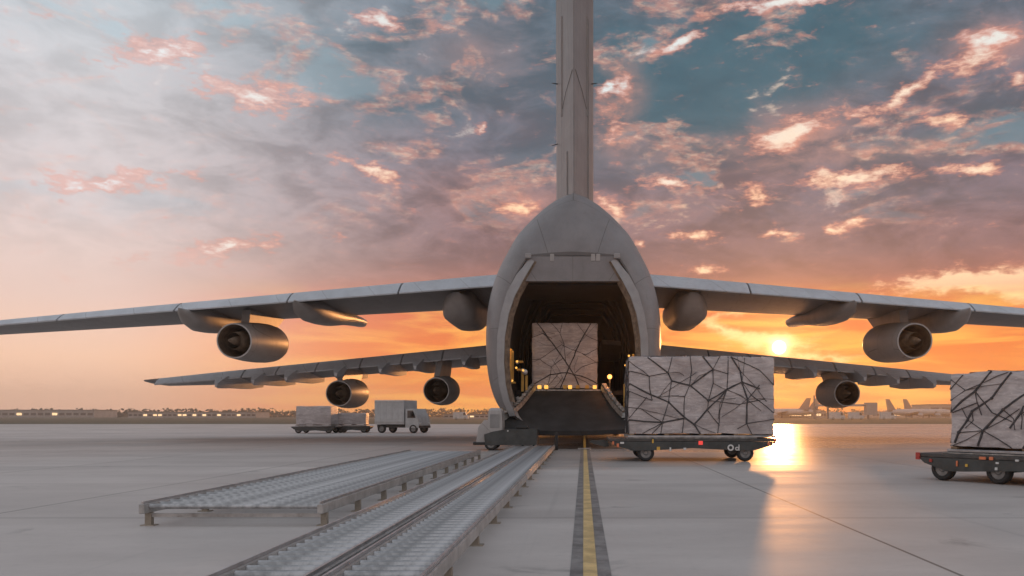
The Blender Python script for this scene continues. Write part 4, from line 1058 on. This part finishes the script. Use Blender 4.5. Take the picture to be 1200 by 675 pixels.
# service gantry near the lower engine
dg = 330
gx0, gx1 = W(954, 0, dg).x, W(1027, 0, dg).x; gh = CH + (PY - 473.5) / F * dg
gt = thing('jet_bridge', 'steel passenger bridge on posts below the lower right engine', 'bridge', ((gx0 + gx1) / 2, dg, -.03)); gw = (gx1 - gx0) / 2
b = MB(); b.box(-gw + .4, gw, -.6, .6, gh - .9, gh); b.build('walkway', 'farwall', gt)
for q in (0, .22, .9):
    b = MB(); xx = -gw + .3 + q * 2 * gw * .95; b.box(xx - .35, xx + .35, -.3, .3, 0, gh - .92); b.build('support_post', 'farroof', gt)
b = MB(); b.box(gw - 4.2, gw - .2, -1.8, 1.8, gh - 4.2, gh + .6); b.build('cab', 'farwall', gt)
b = MB(); b.box(-gw - .2, -gw + .25, -.25, .25, 0, gh + 3.4); b.build('mast', 'farroof', gt)
# scattered vehicles and tank near the terminal
def far_van(px, d, w, h, lab, m='white'):
    t = thing('service_van', lab, 'van', (W(px, 0, d).x, d, -.03), 0, 'distant service vehicles')
    b = MB(); b.prism([(-w / 2, .4), (w / 2, .4), (w / 2, h * .5), (w / 2 - .5, h * .6), (w / 2 - .9, h), (-w / 2, h)], 1, -.9, .9); b.build('body', m, t)
    for x_ in (-w * .3, w * .3):
        o = inst('wheel', DT, t, (x_, -.8, .4), (0, 0, 0), (1.5, 1.2, 1.5))
    b = MB(); b.prism([(w / 2 - 1.6, h * .58), (w / 2 - .62, h * .58), (w / 2 - 1.0, h * .92), (w / 2 - 1.6, h * .92)], 1, -.93, -.905); b.build('side_window', 'glass', t)
for px, lab in ((981, 'white service van below the distant passenger bridge'), (1003, 'second white service van right of the bridge posts'), (1040, 'white service van under the left leaning airliner fin'), (540, 'white service van by the shed left of the fuselage')):
    far_van(px, 300, 5.2, 2.7, lab)
# tree belts along the far boundary
def tree_belt(px0, px1, d, h, lab):
    b = MB(); xx0, xx1 = W(px0, 0, d).x, W(px1, 0, d).x
    x = xx0
    while x < xx1:
        hh = h * random.uniform(.45, 1.0)
        for k in range(44):
            r = random.uniform(.5, 1.3); c = Vector((x + random.gauss(0, 2.0), d + random.gauss(0, 2.5), max(.3, hh * random.random() ** 1.1)))
            a1 = Vector((random.gauss(0, 1), random.gauss(0, 1), random.gauss(0, 1))).normalized(); a2 = a1.orthogonal().normalized()
            b.add([c + a1 * r, c + a2 * r, c - a1 * r * .8, c - a2 * r], [(0, 1, 2, 3)])
        x += random.uniform(2.0, 3.6)
    tag(b.build('tree_belt', 'canopy'), lab, 'trees', kind='stuff')
tree_belt(-60, 1300, 700, 7.5, 'dark far-off belt of trees along the horizon')

# ------------------------------------------------------------------ evening haze over the airfield
hz = MB(); hz.box(-910, 910, -260, 1010, -1.03, 30)
hm = bpy.data.materials.new('evening_haze'); hm.use_nodes = True
hm.node_tree.nodes.clear()
ho = hm.node_tree.nodes.new('ShaderNodeOutputMaterial'); hv = hm.node_tree.nodes.new('ShaderNodeVolumePrincipled')
hv.inputs['Color'].default_value = (.98, .93, .86, 1); hv.inputs['Density'].default_value = .0006; hv.inputs['Anisotropy'].default_value = .7
hm.node_tree.links.new(hv.outputs[0], ho.inputs['Volume']); M['haze'] = hm
tag(hz.build('haze', 'haze'), 'thin warm evening haze over the airfield', 'haze', kind='stuff')
